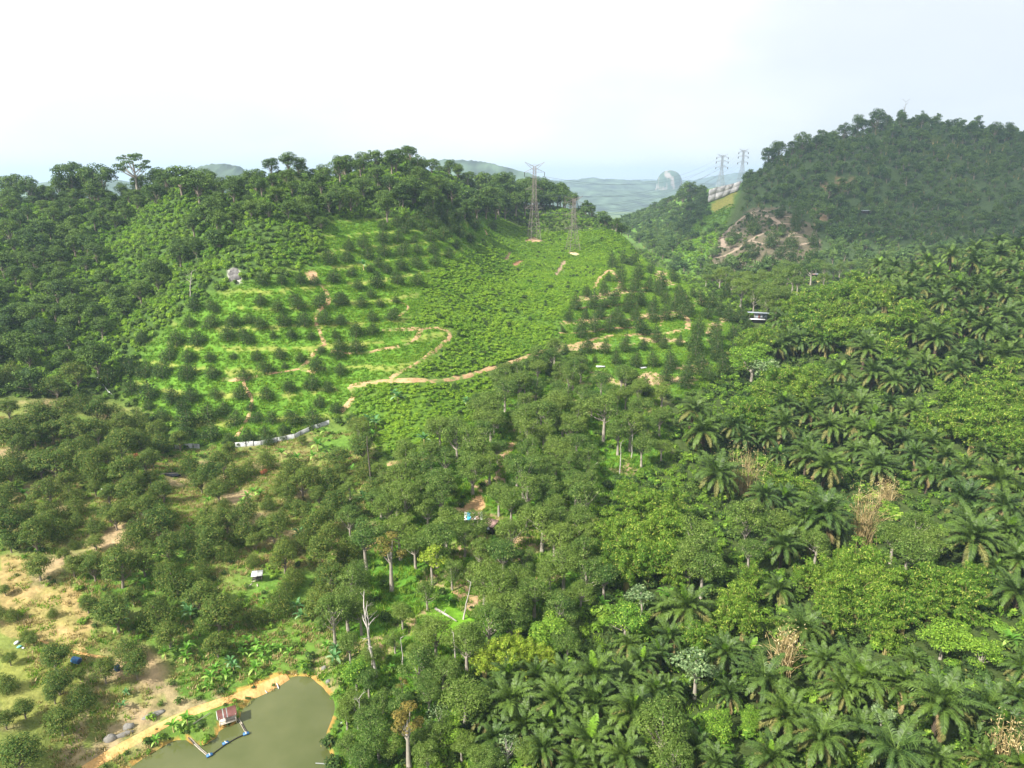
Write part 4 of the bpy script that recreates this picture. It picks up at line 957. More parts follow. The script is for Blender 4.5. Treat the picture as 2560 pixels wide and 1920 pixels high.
W8 = lst("560,520,150 610,770,230 540,800,150 1130,600,240 1000,600,200 960,700,250 1110,720,200 1400,620,220 1250,490,220 1170,560,150 1060,470,140 1550,520,160 1440,560,150 1590,400,200 1700,420,180 1460,830,180 660,1000,200 800,1170,290 540,1100,150 570,1180,150 650,1420,200 180,1080,150 90,1240,180 270,1220,160 40,1290,150 60,1500,170 520,1480,160 560,1560,180 2080,1400,330 2150,1580,260 1210,1540,160 130,640,180 40,600,200 120,370,150 70,450,220 400,660,150 190,1330,180 780,1480,160 960,1590,180 1280,1180,60 900,1580,160 240,1450,200 330,1500,160 130,1580,200 400,1240,170 480,900,120 200,900,140 60,860,160 350,820,120")
W9 = lst("120,200,260 60,330,240 150,370,220 430,60,240 560,60,220 640,90,200 450,250,180 1380,150,220 1520,120,200 1480,230,260 1620,200,220 880,200,190")
for L_, o in ((WO, O5), (W8, (850, 1280)), (W9, (1700, 1280))):
    for cx, cy, ww in L_:
        u, v = at((cx, cy), o)
        plant('wood', 'broadleaf_tree', 'grey-green tree', 'tree', u, v, ww / 2.572 * 1.1, 'lumpy-crowned', 'tall grey-green trees of the middle wood', .4, 1.7)
for k, (cx, cy, ww), o, adj in [('orange', (320,1450,200), O5, 'tall open orange-leaved'), ('orange', (400,1110,80), (850,1280), 'small rusty orange'), ('yellow', (590,1480,190), O5, 'yellow-green slender'), ('orange', (430,1380,240), (850,1280), 'brownish-yellow open'),
     ('bright', (1350,770,260), (850,1280), 'fresh green spreading'), ('bright', (1840,680,270), (850,1280), 'broad fresh green'), ('pale', (1950,530,180), (850,1280), 'pale grey-leaved'), ('twiggy', (1080,1520,230), (850,1280), 'bare twiggy grey'),
     ('twiggy', (640,1330,200), (850,1280), 'sparse twiggy'), ('bright', (1300,860,180), (850,1280), 'bright round-headed'), ('bright', (700,1420,220), (850,1280), 'light green airy'), ('mature', (2090,520,230), (0,1280), 'tall grey-green round'), ('mature', (2130,400,200), (0,1280), 'round grey-green'),
     ('pale', (110,1000,260), (1700,1280), 'silvery large-leaved'), ('pale', (1310,1320,160), (1700,1280), 'pale green large-leaved'), ('bright', (1530,620,150), (1700,1280), 'glossy light-green'), ('bright', (460,1310,130), (1700,1280), 'bright bushy'), ('pale', (560,270,200), (1700,820), 'whitish-leaved'), ('bright', (470,200,260), (1700,820), 'leafy mid-green'), ('bright', (1700,800,260), (1700,1280), 'spreading feathery'), ('bright', (1950,900,220), (1700,1280), 'dense mid-green'),
     ('bright', (240,1390,200), (1700,1280), 'small light green'), ('bright', (450,1380,120), (1700,1280), 'bushy yellow-green'), ('bright', (100,1040,200), (850,1280), 'light green shrubby'), ('rust', (880,840,90), O4, 'low red-leaved'), ('rust', (1700,930,60), O4, 'little red-leaved')]:
    u, v = at((cx, cy), o); plant(k, 'broadleaf_tree', 'tree', 'tree', u, v, ww / 2.572 * 1.05, adj, None, .3, 2.0)

# bamboo
BB = [((1700, 240), lst("800,1300,240 950,1270,230 1080,1230,200 1110,1170,140 1220,1200,170 900,1400,240 700,1350,160 1000,1480,250 850,1500,240 1250,1450,220 1400,1400,220 1500,1350,200 1330,1260,180 1700,1450,180 500,1560,230 430,1600,180 1350,1600,220 1000,1370,240 1150,1330,220 760,1440,220 1120,1500,220 620,1520,160")),
      ((1700, 820), lst("600,330,220 720,300,220 800,370,220 530,400,200 850,290,150 420,520,220 530,520,200 950,40,180 1100,20,180 1750,420,240 1850,500,260 2000,450,260 1600,590,220 1750,560,240 1900,620,260 2100,580,260 2150,700,220 2000,700,200 2100,270,240 600,930,200 680,980,180 800,1010,160 2180,440,200 1920,400,220 480,600,150 720,420,180")),
      ((1700, 1280), lst("1150,270,260 1250,330,260 1000,350,240 1350,420,260 1000,480,240 1150,500,260 1300,560,260 1450,620,240 1000,640,220 950,580,200 1600,430,260 1750,480,260 1850,540,260 1350,750,240 1250,650,260 350,560,260 420,640,260 300,640,240 430,490,220 620,700,130 850,760,120 1900,400,240 120,800,260 850,1500,160 1050,1530,160 1180,1560,160 1480,420,220 1250,450,260 1100,390,240 1620,560,240 820,380,200 900,420,200 460,380,180")),
      ((850, 1280), lst("1750,100,240 1850,60,220 1900,180,240 1750,250,220 1980,300,240 2100,250,260 2050,100,240 1650,220,200 1850,340,230 1700,330,180 2150,380,200 1600,120,200")),
      ((850, 820), lst("1850,1050,200 1900,1150,220 2000,1120,240 2100,1200,240 1750,1200,200 1850,1280,240 2000,1300,240 2150,1100,200 1800,1400,240 2100,1400,240 1930,1400,240 2150,1300,220 1760,1300,200"))]
for o, L_ in BB:
    for cx, cy, ww in L_:
        u, v = at((cx, cy), o)
        plant('bamboo', 'bamboo_clump', 'bamboo clump', 'bamboo', u, v, ww / 2.572 * 1.15, 'feathery light green', 'feathery bamboo clumps among the palms', .35, 1.9, trunkname='culms')
for cx, cy, ww in lst("1130,840,190 1030,880,200 1250,890,200 930,930,200 1100,950,230 1180,870,180 1320,930,160"):
    u, v = at((cx, cy), (850, 1280)); plant('bamboo_yellow', 'bamboo_clump', 'bamboo clump', 'bamboo', u, v, ww / 2.572 * 1.15, 'yellow-green', 'yellow-green bamboo in the lower middle', .35, 1.9, trunkname='culms')

# oil palms
PP = [((1700, 1280), lst("60,600,330 270,880,250 760,720,300 530,1060,350 670,1280,350 970,950,260 1180,1040,400 1000,1100,300 1430,1120,320 1670,1200,420 1970,1220,320 920,1440,360 1180,1400,250 1410,1500,400 2180,500,330 1860,130,330 580,1560,300 1650,1580,260 2190,980,250 2130,1400,300 640,500,220 660,200,250 870,60,330 2100,110,250 1500,950,180 2160,1180,250 1950,1600,250 440,880,200 100,1500,240 230,1620,240 2190,260,250 300,1180,160 2190,1620,260")),
      ((850, 1280), lst("1130,1150,330 1090,1060,250 1400,1170,320 1440,1020,260 1650,1020,330 1850,1030,250 1960,960,220 1640,1240,340 1870,1260,340 1200,1360,300 1380,1380,250 1590,1430,340 1310,1520,250 1500,1590,250 1840,1540,300 1660,1610,240 2130,800,220 2100,620,200 2080,1130,220 1000,1180,250 920,1300,200 1870,850,180 2050,900,200 1750,1150,250 1500,1290,250 1740,1370,250 1000,1440,180 1260,1060,240 1990,1130,220")),
      ((1700, 820), lst("640,120,170 780,60,170 890,90,160 1190,120,240 1500,30,150 1660,60,260 1990,10,200 1060,280,200 1240,290,220 1380,330,170 1570,220,180 1450,180,150 1780,270,190 1900,130,180 2050,170,220 2160,140,180 1540,340,130 60,520,220 160,660,260 330,620,180 400,690,170 680,480,180 820,540,200 660,620,230 960,620,220 830,750,200 1180,480,200 1000,470,170 1350,480,170 1120,610,180 1230,680,280 1400,620,220 1620,740,200 810,820,240 640,800,150 930,880,250 220,920,300 1240,790,200 1290,880,250 1520,810,200 1720,820,180 1850,900,180 2020,960,330 1600,930,200 1860,1090,300 2050,1120,260 2170,1050,200 510,1060,220 670,1090,200 920,1180,400 1870,1270,320 1050,1300,200 660,1400,200 2100,1300,240 1960,1400,200 2180,1480,240 2050,1550,200 1480,270,160 1330,230,160 1090,400,160 1450,720,180 1120,770,180 2180,880,180 1760,960,200 1960,800,180 1480,520,170 1250,560,180 560,700,160 1330,130,160 1800,190,170 2120,60,170 1700,640,150")),
      ((1700, 240), lst("1700,1310,240 1500,1280,170 1830,1350,180 1940,1340,180 2010,1100,190 1870,1060,180 1890,980,160 1290,1080,140 1250,1150,120 1400,1090,140 1500,1120,150 1600,1060,150 1650,1140,160 1750,1020,160 2060,1010,170 2150,960,160 1170,1180,120 1070,1300,150 1190,1320,180 1410,1240,170 1560,1230,160 1780,1220,170 1900,1210,170 2000,1250,180 2120,1280,190 2180,1180,180 2110,1400,220 2180,1480,200 1240,1420,160 1100,1390,150 790,1530,170 640,1430,150 660,1580,200 1200,1570,200 1490,1510,200 1660,1540,240 1970,1490,250 1850,1430,180 740,1490,150 910,1570,150 1340,1540,160 2130,1560,190 1760,1480,170 1350,1140,130 1450,1030,120 1560,990,130 1660,980,130 1780,940,140 1960,940,140 2060,930,140 2200,900,140 1310,1040,110 1980,1170,150 2110,1110,160 1480,1190,140 1350,1210,140 1650,1230,150 2200,1060,150 2200,1350,160"))]
npalm = 0
for o, L_ in PP:
    for cx, cy, ww in L_:
        u, v = at((cx, cy), o); wpx = ww / 2.572 * 1.0
        hT = (4.5, 6.0)[npalm % 2]; sc = 1.0
        for _ in range(4):
            h = hit(u, v, (hT + .6) * sc)
            sc = float(np.clip(wpx / FPX * h[3] / 9.0, .6, 1.5))
        x, y = h[0], h[1]; z = float(hgt(x, y)); rz = RNG.random() * 6.28
        if not blobs_ok(x, y): continue
        e = empty('oil_palm', (x, y, z), rz, sc); e.rotation_euler = (RNG.normal() * .10, RNG.normal() * .10, rz)
        ob('trunk', PT[hT], e)
        if h[3] < 185 and ww >= 200:
            rg = np.random.default_rng(npalm)
            for i, a, tl, s2 in frond_layout(rg):
                f = ob('frond', FR[i][2], e, loc=(0, 0, hT), rot=(0, tl, a), scale=s2)
                if i >= 10 and False: f['label'] = 'brown hanging frond'
        else: ob('crown', PC[npalm % 9], e, loc=(0, 0, hT))
        REG.append((e, 'oil palm', u, v, 'arching dark' if ww > 230 else 'dark feathery', 'oil palms of the plantation', 'palm', wpx)); ALLT.append((x, y, 3.5 * sc)); npalm += 1

# banana plants
BL = {m: [k_bananaleaf(i, 2.4, el, m) for i, el in enumerate((82, 70, 55, 40, 20))] for m in ('banana', 'banana_blue')}
BLm = {m: [b_.mesh('leaf', m) for b_ in l_] for m, l_ in BL.items()}
tbn = MB().tube([(0, 0, -.4), (0, 0, 1.0), (.03, 0, 1.9)], [.17, .14, .09], 6).mesh('stem', 'culm')
BN = [(O4, lst("150,1060,80,0 270,1060,70,0 1340,1110,60,0 2040,745,80,0 1810,800,70,0 1910,830,70,0 2010,820,60,0 2090,660,60,0 2070,1030,70,0 1215,1300,70,0 1300,1200,80,0 1920,1320,80,1 1590,1080,70,0 1560,1120,60,0 1670,1060,60,0 1630,1050,60,0 1080,1490,60,0 1020,1450,80,0 2100,1110,60,1")),
      (OB, lst("740,640,90,1 780,690,80,1 720,700,80,0 790,640,90,1 750,740,70,0 1240,580,100,1 1220,640,90,1 1190,600,70,1 920,460,80,0 1910,600,90,1 1940,660,90,1 1060,900,90,0 1640,1000,90,0 1350,1060,100,0 1450,1040,70,0 1480,960,80,1 1640,900,80,0 1700,880,70,0 1750,870,60,0 1800,870,60,0 1860,900,60,0 1650,850,70,0 1590,820,70,0 1560,900,70,0 1500,990,70,1 1420,840,60,0 1200,880,90,0 1190,930,80,0 1110,1370,90,0 1200,1330,90,0 1000,1470,70,0 790,1240,60,1 810,1160,40,1 2150,930,100,1 2100,860,70,0 1230,850,60,0 2160,880,80,1 1560,860,60,0 1380,1010,80,0 1680,940,60,0 1340,1120,60,0")),
      (O5, lst("150,1080,80,1 200,1090,90,1 180,590,90,1 230,600,80,1 80,910,70,0 370,440,80,1 350,420,60,1 810,470,60,1 540,710,90,1 210,680,70,0 120,1250,80,1 2000,1450,60,0 1630,780,50,0 830,1360,40,0")),
      ((850, 1280), lst("700,570,60,0 2110,540,130,0 1690,590,90,0 330,1000,60,0")), (O2, lst("150,1080,70,1")),
      ((1700, 1280), lst("150,1440,120,0 2130,820,120,0"))]
nb_ = 0
for o, L_ in BN:
    for cx, cy, ww, bl_ in L_:
        u, v = at((cx, cy), o); m = 'banana_blue' if bl_ else 'banana'; sc = 1
        for _ in range(3):
            h = hit(u, v, 2.0 * sc); sc = float(np.clip(ww / 2.572 / FPX * h[3] / 3.4, .4, 1.6))
        if not blobs_ok(h[0], h[1]): continue
        e = empty('banana_plant', (h[0], h[1], float(hgt(h[0], h[1]))), RNG.random() * 6.28, sc); ob('stem', tbn, e); a = 0
        for q in range(10):
            a += 2.4 + RNG.normal() * .3; i = min(4, q // 2); ob('leaf', BLm[m][i], e, loc=(0, 0, 1.75), rot=(0, 0, a), scale=float(RNG.uniform(.85, 1.15)))
        REG.append((e, 'banana plant', u, v, 'bluish-green' if bl_ else 'bright green', 'banana plants', 'banana plant', ww / 2.57)); nb_ += 1

# dry bamboo stands
def dry(cx, cy, o, wpx, hm, seed, label, splay=.5):
    u, v = at((cx, cy), o); h = hit(u, v, 0.5); rng = np.random.default_rng(seed); tb = MB(); Wd = wpx / FPX * h[3]
    for q in range(110):
        a = rng.normal() * splay; b_ = rng.normal() * .3; x0 = rng.normal() * Wd * .16; y0 = rng.normal() * .9; l_ = hm * rng.uniform(.5, 1.1)
        t_ = np.linspace(0, 1, 6); px = np.stack([x0 + a * l_ * t_ ** 1.6 * .55, y0 + b_ * l_ * t_ ** 1.6 * .4, l_ * t_ - .6 * abs(a) * l_ * t_ ** 3], 1)
        tb.tube(px, np.linspace(.07, .03, 6), 3, v=rng.random(), cap=False)
    e = empty('dry_bamboo_clump', (h[0], h[1], float(hgt(h[0], h[1]))), 0, 1)
    ob('culms', tb.mesh('culms', 'drybamboo'), e)
    P_ = rng.normal(size=(500, 3)) * [Wd * .26, 1.2, hm * .2] + [0, 0, hm * .72]
    V, Q, vv = leaves(P_, rng.normal(size=(500, 3)), .5, .2, rng, .8); ob('dry_leaves', MB().add(V, Q, v=vv).mesh('dry_leaves', 'drybamboo'), e)
    tag(e, label, 'bamboo', 'dead bamboo stands')
dry(400, 1060, (1700, 820), 120, 15, 1, 'tall stand of dead straw-coloured bamboo beside palms left of the other dry stand', .45)
dry(1170, 1380, (1700, 820), 90, 15.5, 2, 'upright fan of bare tan bamboo stems in the middle of the palms', .4)
dry(660, 1030, (1700, 1280), 60, 9.5, 3, 'low broken heap of tan bamboo stems under the large palms', .5)
dry(2100, 1650, (1700, 1280), 90, 8.0, 4, 'dry reed-like bamboo at the lower right corner of the plantation', .5)
dry(1320, 1120, (1700, 820), 60, 8.0, 5, 'brown withered bamboo tuft next to the bare tan stems', .8)

# forest on the left ridge: individuals
rngF = np.random.default_rng(5)
def scatter_pts(mask, dens, rng, ymin=0, ymax=9e9, amin=-.85, amax=.85):
    jj, ii = np.nonzero(mask); k = int(len(jj) * GS * GS * dens)
    s = rng.integers(0, len(jj), k); x = gx[ii[s]] + rng.uniform(0, GS, k); y = gy[jj[s]] + rng.uniform(0, GS, k)
    okk = (y > ymin) & (y < ymax) & (x / np.maximum(y, 1) > amin) & (x / np.maximum(y, 1) < amax); return x[okk], y[okk]
def thin(x, y, rmin, occ=()):
    cell = {}; keep = []
    for i in range(len(x)):
        k = (int(x[i] // rmin), int(y[i] // rmin)); good = True
        for a in (-1, 0, 1):
            for b_ in (-1, 0, 1):
                for j in cell.get((k[0] + a, k[1] + b_), ()):
                    if (x[i] - x[j]) ** 2 + (y[i] - y[j]) ** 2 < rmin * rmin: good = False
        if good: cell.setdefault(k, []).append(i); keep.append(i)
    return np.array(keep, int)
ridge_v = lambda u: 0
# skyline individuals seen in the photograph
SK = [((0, 240), lst("70,520,150 270,500,90 180,560,120 450,490,190 560,500,170 650,500,190 370,540,130 1160,500,230 1270,540,190 1010,530,150 890,500,120 1740,430,110 1850,400,120 1920,430,110 2180,430,140 2040,500,120 600,590,150 1000,600,140 500,560,130")),
      ((850, 240), lst("30,420,120 130,440,110 360,380,150 430,340,70 330,400,100 820,440,80 930,460,90 1010,470,100 1080,500,110 1180,500,110 1260,500,110 1330,560,110 1420,600,130 1480,630,80 1570,670,40 1620,690,50 240,480,120 500,480,110 590,430,100 700,430,80 760,450,70 950,620,180 850,640,170 1020,640,170 1100,600,150 1200,620,130 720,600,150 480,560,160 400,600,160 150,560,150 300,680,140 560,620,130 1350,650,110 900,520,140 960,540,130 1040,540,140 1120,560,130 1190,570,140 1250,560,130 1290,600,120 1350,600,120 1400,640,110 1450,640,110 880,680,140 940,690,140 1000,690,130 1060,680,130 1130,660,130 1190,650,130 1260,640,120 1310,660,110 800,700,130 1080,600,140 1180,540,120 1300,540,110 980,600,140 1440,610,90 1230,600,130 1370,630,110 1500,650,80"))]
for o, L_ in SK:
    for cx, cy, ww in L_:
        u, v = at((cx, cy), o); wpx = ww / 2.572
        var = RNG.integers(len(VAR['forest'])); tm_, cm_, W, hc = VAR['forest'][var]; best = None
        a_, b__, c_ = ray(u, v + wpx * .15)
        x = a_ * TT; y = b__ * TT; gap = CAMZ + c_ * TT - hgt(x, y)
        okk = (TT > 200) & (TT < 720)
        if not okk.any(): continue
        k = np.argmax(okk & (gap < hc * np.clip(wpx / FPX * TT / W, .5, 2.2)))
        if not (okk & (gap < hc * np.clip(wpx / FPX * TT / W, .5, 2.2))).any(): k = np.argmin(np.where(okk, gap, 9e9))
        sc = float(np.clip(wpx / FPX * TT[k] / W, .5, 2.2)); hs = float(np.clip(gap[k] / hc, .8 * sc, 1.3 * sc))
        e = empty('forest_tree', (x[k], y[k], float(hgt(x[k], y[k]))), RNG.random() * 6.28, sc); e.scale = (sc, sc, hs)
        ob('trunk', tm_, e); ob('crown', cm_, e)
        REG.append((e, 'ridge tree', u, v, 'dark tall', 'trees along the left ridge', 'tree', wpx)); ALLT.append((x[k], y[k], W * sc / 2))
# the big open-crowned tree on the left skyline
u, v = at((900, 400), (0, 240)); bt = k_round(81, W=25, H=21, leafm='forest', n=2600, ls=.8, nb=34, base=9, flat=.45, trunkm='palebark', lobes=.085, bare=1)
x, y, z = ct_xy((900 / 2.572), 258, 90); z = float(hgt(x, y)); e = empty('forest_tree', (x, y, z - 1), 1.0, 1.0)
zt = CAMZ + y * ((-SP + (960 - 366) / FPX * CP) / (CP + (960 - 366) / FPX * SP)); e.scale = (1, 1, float((zt - z) / 22)); ob('trunk', bt[0], e); ob('crown', bt[1], e)
tag(e, 'tallest tree of the ridge, an open umbrella crown with bare pale limbs', 'tree')
x, y = scatter_pts(ZM['forestL'], .030, rngF, amin=-.80, amax=.2); u, v = project(x, y, hgt(x, y))
dark = fbm(x, y, 45, 55) + np.clip((350 - u) / 900, -.1, .25)
okk = (dark > .53) | (v < 560) & (u < 900) & (dark > .46); x, y, dark = x[okk], y[okk], dark[okk]
kp = thin(x, y, 6.6); x, y = x[kp], y[kp]; uu, vv_ = project(x, y, hgt(x, y)); infr = (uu > -60) & (vv_ > 300)
d = np.hypot(x, y); order = np.argsort(np.where(infr, d, 9e9)); NIND = 190
print('forestL trees', len(x))
for i in order[:NIND]:
    plantw('forest', 'forest_tree', 'forest tree', 'tree', x[i], y[i], float(rngF.uniform(.75, 1.4)), 'mid-green', 'forest trees on the left slope')
rest = order[NIND:]; FRX, FRY = x[rest], y[rest]

# ------------------------------------------------------------------ fill-in trees of the same kinds where the canopy closes
KEEP = [(1188, 1283, 34), (1225, 1302, 22), (1547, 1160, 16), (1505, 920, 14), (1608, 922, 14), (643, 1437, 22), (1157, 1500, 30), (1160, 1340, 10), (426, 1185, 20), (650, 1098, 60), (770, 1060, 50), (490, 1114, 40)]
def fill(mask, kind, name, noun, adj, group, gap, s0, s1, ymin, ymax, amin, amax, seed, avoid=(), nmax=80):
    rg = np.random.default_rng(seed); x, y = scatter_pts(mask, .05, rg, ymin, ymax, amin, amax); u, v = project(x, y, hgt(x, y))
    k = (bil(TD, x, y) > 2.5) & (segdist(x, y, POND + POND[:1]) > 4) & ~inpoly(x, y, POND) & (u > -80) & (u < 2640) & (v < 2000)
    for p, o in avoid: k &= ~inpoly(u, v, crop(p, o))
    x, y = x[k], y[k]; T = np.array(ALLT); c = 0
    for i in range(len(x)):
        uc, vc = project(x[i], y[i], hgt(x[i], y[i]) + 5.0)
        if any((uc - a) ** 2 + (vc - b_) ** 2 < (c_ + 32) ** 2 for a, b_, c_ in KEEP): continue
        if np.min(np.hypot(T[:, 0] - x[i], T[:, 1] - y[i]) - T[:, 2] * .55) < gap: continue
        plantw(kind, name, noun, 'tree', x[i], y[i], float(rg.uniform(s0, s1)), adj, group); T = np.array(ALLT); c += 1
        if c >= nmax: break
    print('fill', kind, c)
OPENG = [([(480,700),(620,600),(660,560),(880,700),(700,880),(560,860)], (850, 1280)), ([(800,1140),(900,1060),(930,1110),(925,1170),(960,1240),(800,1240)], (850, 820)),
  ([(1180,200),(1300,200),(1300,460),(1220,460)], (850, 1280)), ([(1050,820),(1180,830),(1140,920),(1080,1100),(1040,1000),(850,1030),(830,1000)], (850, 820)), ([(1600,600),(1700,600),(1900,800),(1900,1000),(1700,1000),(1620,800)], (850, 820)),
  ([(1900,560),(2050,560),(2000,760),(1900,760)], (850, 820)), ([(1340,400),(1560,400),(1700,520),(1600,640),(1440,640)], (0, 1280)), ([(0,280),(210,280),(190,480),(500,480),(560,650),(600,720),(740,800),(740,900),(540,1050),(500,1700),(0,1700)], (0, 1280)),
  ([(500,1300),(900,1050),(1250,950),(1400,930),(1900,700),(2150,900),(2100,1300),(500,1660)], (0, 1280)), ([(1400,740),(2200,600),(2212,900),(1900,870),(1500,860),(1000,880),(1000,760)], (0, 820)), ([(1480,1020),(1700,1000),(1700,1280),(1560,1220)], (0, 820)), ([(1100,980),(1250,990),(1320,1150),(1100,1200)], (0, 820))]
fill(ZM['orchard'], 'mature', 'orchard_tree', 'olive-green durian tree', 'smaller olive', 'mature durian trees in the straw-coloured orchard', 2.6, .7, 1.1, 85, 215, -.8, .1, 3, OPENG, 75)
fill(ZM['wood'], 'wood', 'broadleaf_tree', 'grey-green tree', 'slender', 'tall grey-green trees of the middle wood', 2.2, .75, 1.1, 60, 300, -.4, .35, 4, OPENG, 70)

# ------------------------------------------------------------------ mass vegetation (uncountable)
srcC = {}
def srccol(key, meshes):
    c = bpy.data.collections.new(key + '_source')
    for i, m in enumerate(meshes):
        o = bpy.data.objects.new('%s_source_%02d' % (key, i), m); c.objects.link(o)
    srcC[key] = c; return c
def joined(tm_, cm_):
    """trunk and crown of a distant tree as one mesh"""
    V, F3, F4, mi3, mi4, vv = [], [], [], [], [], []; n0 = 0
    for k, m in enumerate((tm_, cm_)):
        co = np.zeros(len(m.vertices) * 3, np.float32); m.vertices.foreach_get('co', co); V.append(co.reshape(-1, 3))
        a = np.zeros(len(m.vertices), np.float32)
        m.attributes['v'].data.foreach_get('value', a); vv.append(a)
        for p in m.polygons:
            (F4 if p.loop_total == 4 else F3).append([q + n0 for q in p.vertices]); (mi4 if p.loop_total == 4 else mi3).append(k)
        n0 += len(m.vertices)
    return mesh_np('tree', np.concatenate(V), [np.array(F4).reshape(-1, 4), np.array(F3).reshape(-1, 3)], [tm_.materials[0], cm_.materials[0]], mi4 + mi3, np.concatenate(vv))

def scatter(name, label, key, x, y, sc, zoff=0.0, sq=None, tilt=.12, seed=0, cat=None):
    k = len(x)
    if not k: return
    rng = np.random.default_rng(seed + 1000); z = hgt(x, y) + zoff
    me = bpy.data.meshes.new(name); me.vertices.add(k); me.vertices.foreach_set('co', np.stack([x, y, z], 1).astype(np.float32).ravel())
    rot = np.stack([rng.normal(size=k) * tilt, rng.normal(size=k) * tilt, rng.random(k) * 6.283], 1)
    sq = np.ones(k) if sq is None else sq
    scv = np.stack([sc, sc, sc * sq], 1)
    for nm, val in (('rot', rot), ('scl', scv)):
        a = me.attributes.new(nm, 'FLOAT_VECTOR', 'POINT'); a.data.foreach_set('vector', val.astype(np.float32).ravel())
    a = me.attributes.new('idx', 'INT', 'POINT'); a.data.foreach_set('value', rng.integers(0, 1000, k).astype(np.int32))
    o = ob(name, me); tag(o, label, cat, None, 'stuff')
    g = bpy.data.node_groups.new(name + '_scatter', 'GeometryNodeTree')
    g.interface.new_socket('Geometry', in_out='INPUT', socket_type='NodeSocketGeometry'); g.interface.new_socket('Geometry', in_out='OUTPUT', socket_type='NodeSocketGeometry')
    n = g.nodes.new; l = g.links.new
    gi, go = n('NodeGroupInput'), n('NodeGroupOutput'); mpn = n('GeometryNodeMeshToPoints'); ip = n('GeometryNodeInstanceOnPoints'); ci = n('GeometryNodeCollectionInfo')
    ci.inputs['Collection'].default_value = srcC[key]; ci.inputs['Separate Children'].default_value = True; ci.inputs['Reset Children'].default_value = True
    def attr(nm, ty):
        q = n('GeometryNodeInputNamedAttribute'); q.data_type = ty; q.inputs['Name'].default_value = nm
        return [s for s in q.outputs if s.enabled and s.name == 'Attribute'][0] if any(s.enabled for s in q.outputs) else q.outputs[0]
    md = n('ShaderNodeMath'); md.operation = 'MODULO'; md.inputs[1].default_value = len(srcC[key].objects)
    l(gi.outputs[0], mpn.inputs[0]); l(mpn.outputs[0], ip.inputs['Points']); l(ci.outputs[0], ip.inputs['Instance']); ip.inputs['Pick Instance'].default_value = True
    l(attr('idx', 'INT'), md.inputs[0]); l(md.outputs[0], ip.inputs['Instance Index'])
    er = n('FunctionNodeEulerToRotation'); l(attr('rot', 'FLOAT_VECTOR'), er.inputs[0]); l(er.outputs[0], ip.inputs['Rotation']); l(attr('scl', 'FLOAT_VECTOR'), ip.inputs['Scale'])
    l(ip.outputs[0], go.inputs[0])
    mo = o.modifiers.new('scatter', 'NODES'); mo.node_group = g
    return o

srccol('forest', [joined(a, b_) for a, b_, _, _ in VAR['forest']])
farv = [k_round(s, W=8.0, H=h, leafm='forest_far', n=1100, ls=.75, nb=nb + 6, base=.3, flat=.7, trunkm='bark', lobes=.22) for s, h, nb in ((91, 8, 14), (92, 9.5, 11), (93, 7, 16))]
farv += [k_round(s, W=8.0, H=h, leafm=m_, n=1000, ls=.75, nb=nb, base=.3, flat=.7, trunkm='bark', lobes=l_) for s, h, nb, m_, l_ in ((94, 11, 14, 'forest', .18), (95, 6.5, 24, 'forest_far', .15), (96, 8, 12, 'forest_far', .26), (97, 8.5, 18, 'forest', .2))]
farv.append(k_bamboo(98, 9, 8, 'forest_far', 1200, 24))
srccol('far', [joined(a, b_) for a, b_, _, _ in farv])
srccol('fern', [k_bush(s) for s in (1, 2, 3, 4)])
srccol('scrub', [k_bush(s, 2.2, 1.8, m_, 170, .5) for s, m_ in ((5, 'forest'), (6, 'forest'), (7, 'bright'), (8, 'fern'))])
srccol('dscrub', [k_bush(s, 2.2, 1.8, 'durian', 170, .5) for s in (15, 16)] + [k_bush(17, 2.2, 1.8, 'forest', 170, .5)])
srccol('under', [k_bush(s, 2.4, 1.9, m_, 150, .55) for s, m_ in ((9, 'forest'), (10, 'bright'), (11, 'bamboo'), (12, 'durian'))])
srccol('tuft', [k_tuft(s) for s in (1, 2, 3)])
srccol('straw', [k_tuft(s, 'straw', 22, .4) for s in (4, 5)] + [k_tuft(6, 'grass', 22, .4)])

def mask_all(*ks):
    m = ZM[ks[0]].copy()
    for k in ks[1:]: m |= ZM[k]
    return m
def offtrack(x, y, d=.6): return bil(TD, x, y) > d
CLEAR = [([(480,700),(620,600),(660,560),(880,700),(700,880),(560,860)], (850, 1280)), ([(800,1140),(900,1060),(930,1110),(925,1170),(960,1240),(800,1240)], O5),
         ([(1460,1110),(1545,1110),(1550,1190),(1470,1190)], O1), ([(1960,1140),(2030,1120),(2050,1160),(2000,1200)], O1),
         ([(1050,1050),(1090,1000),(1110,1005),(1080,1060)], O2), ([(1090,1090),(1150,1055),(1185,1060),(1140,1095)], O2), ([(1380,1150),(1430,1060),(1465,1060),(1400,1160)], O2),
         ([(1460,1010),(1500,1000),(1550,1015),(1520,1030)], O2), ([(1180,930),(1240,905),(1310,935),(1270,945)], O2), ([(1470,1215),(1480,1175),(1560,1120),(1640,1095),(1740,1050),(1820,1030),(1862,1045),(1855,1080),(1700,1150),(1560,1215)], OB),
         ([(1380,1240),(1500,1240),(1520,1340),(1400,1360)], OB)]
def clear(x, y):
    u, v = project(x, y, hgt(x, y)); k = np.ones(len(x), bool)
    for p, o in CLEAR: k &= ~inpoly(u, v, crop(p, o))
    return k & ~inpoly(x, y, POND)
rs = np.random.default_rng(11)
# rest of the left forest
scatter('left_slope_forest', 'forest filling in the left hillside up to the ridge', 'forest', FRX, FRY, rs.uniform(.7, 1.3, len(FRX)), seed=1)
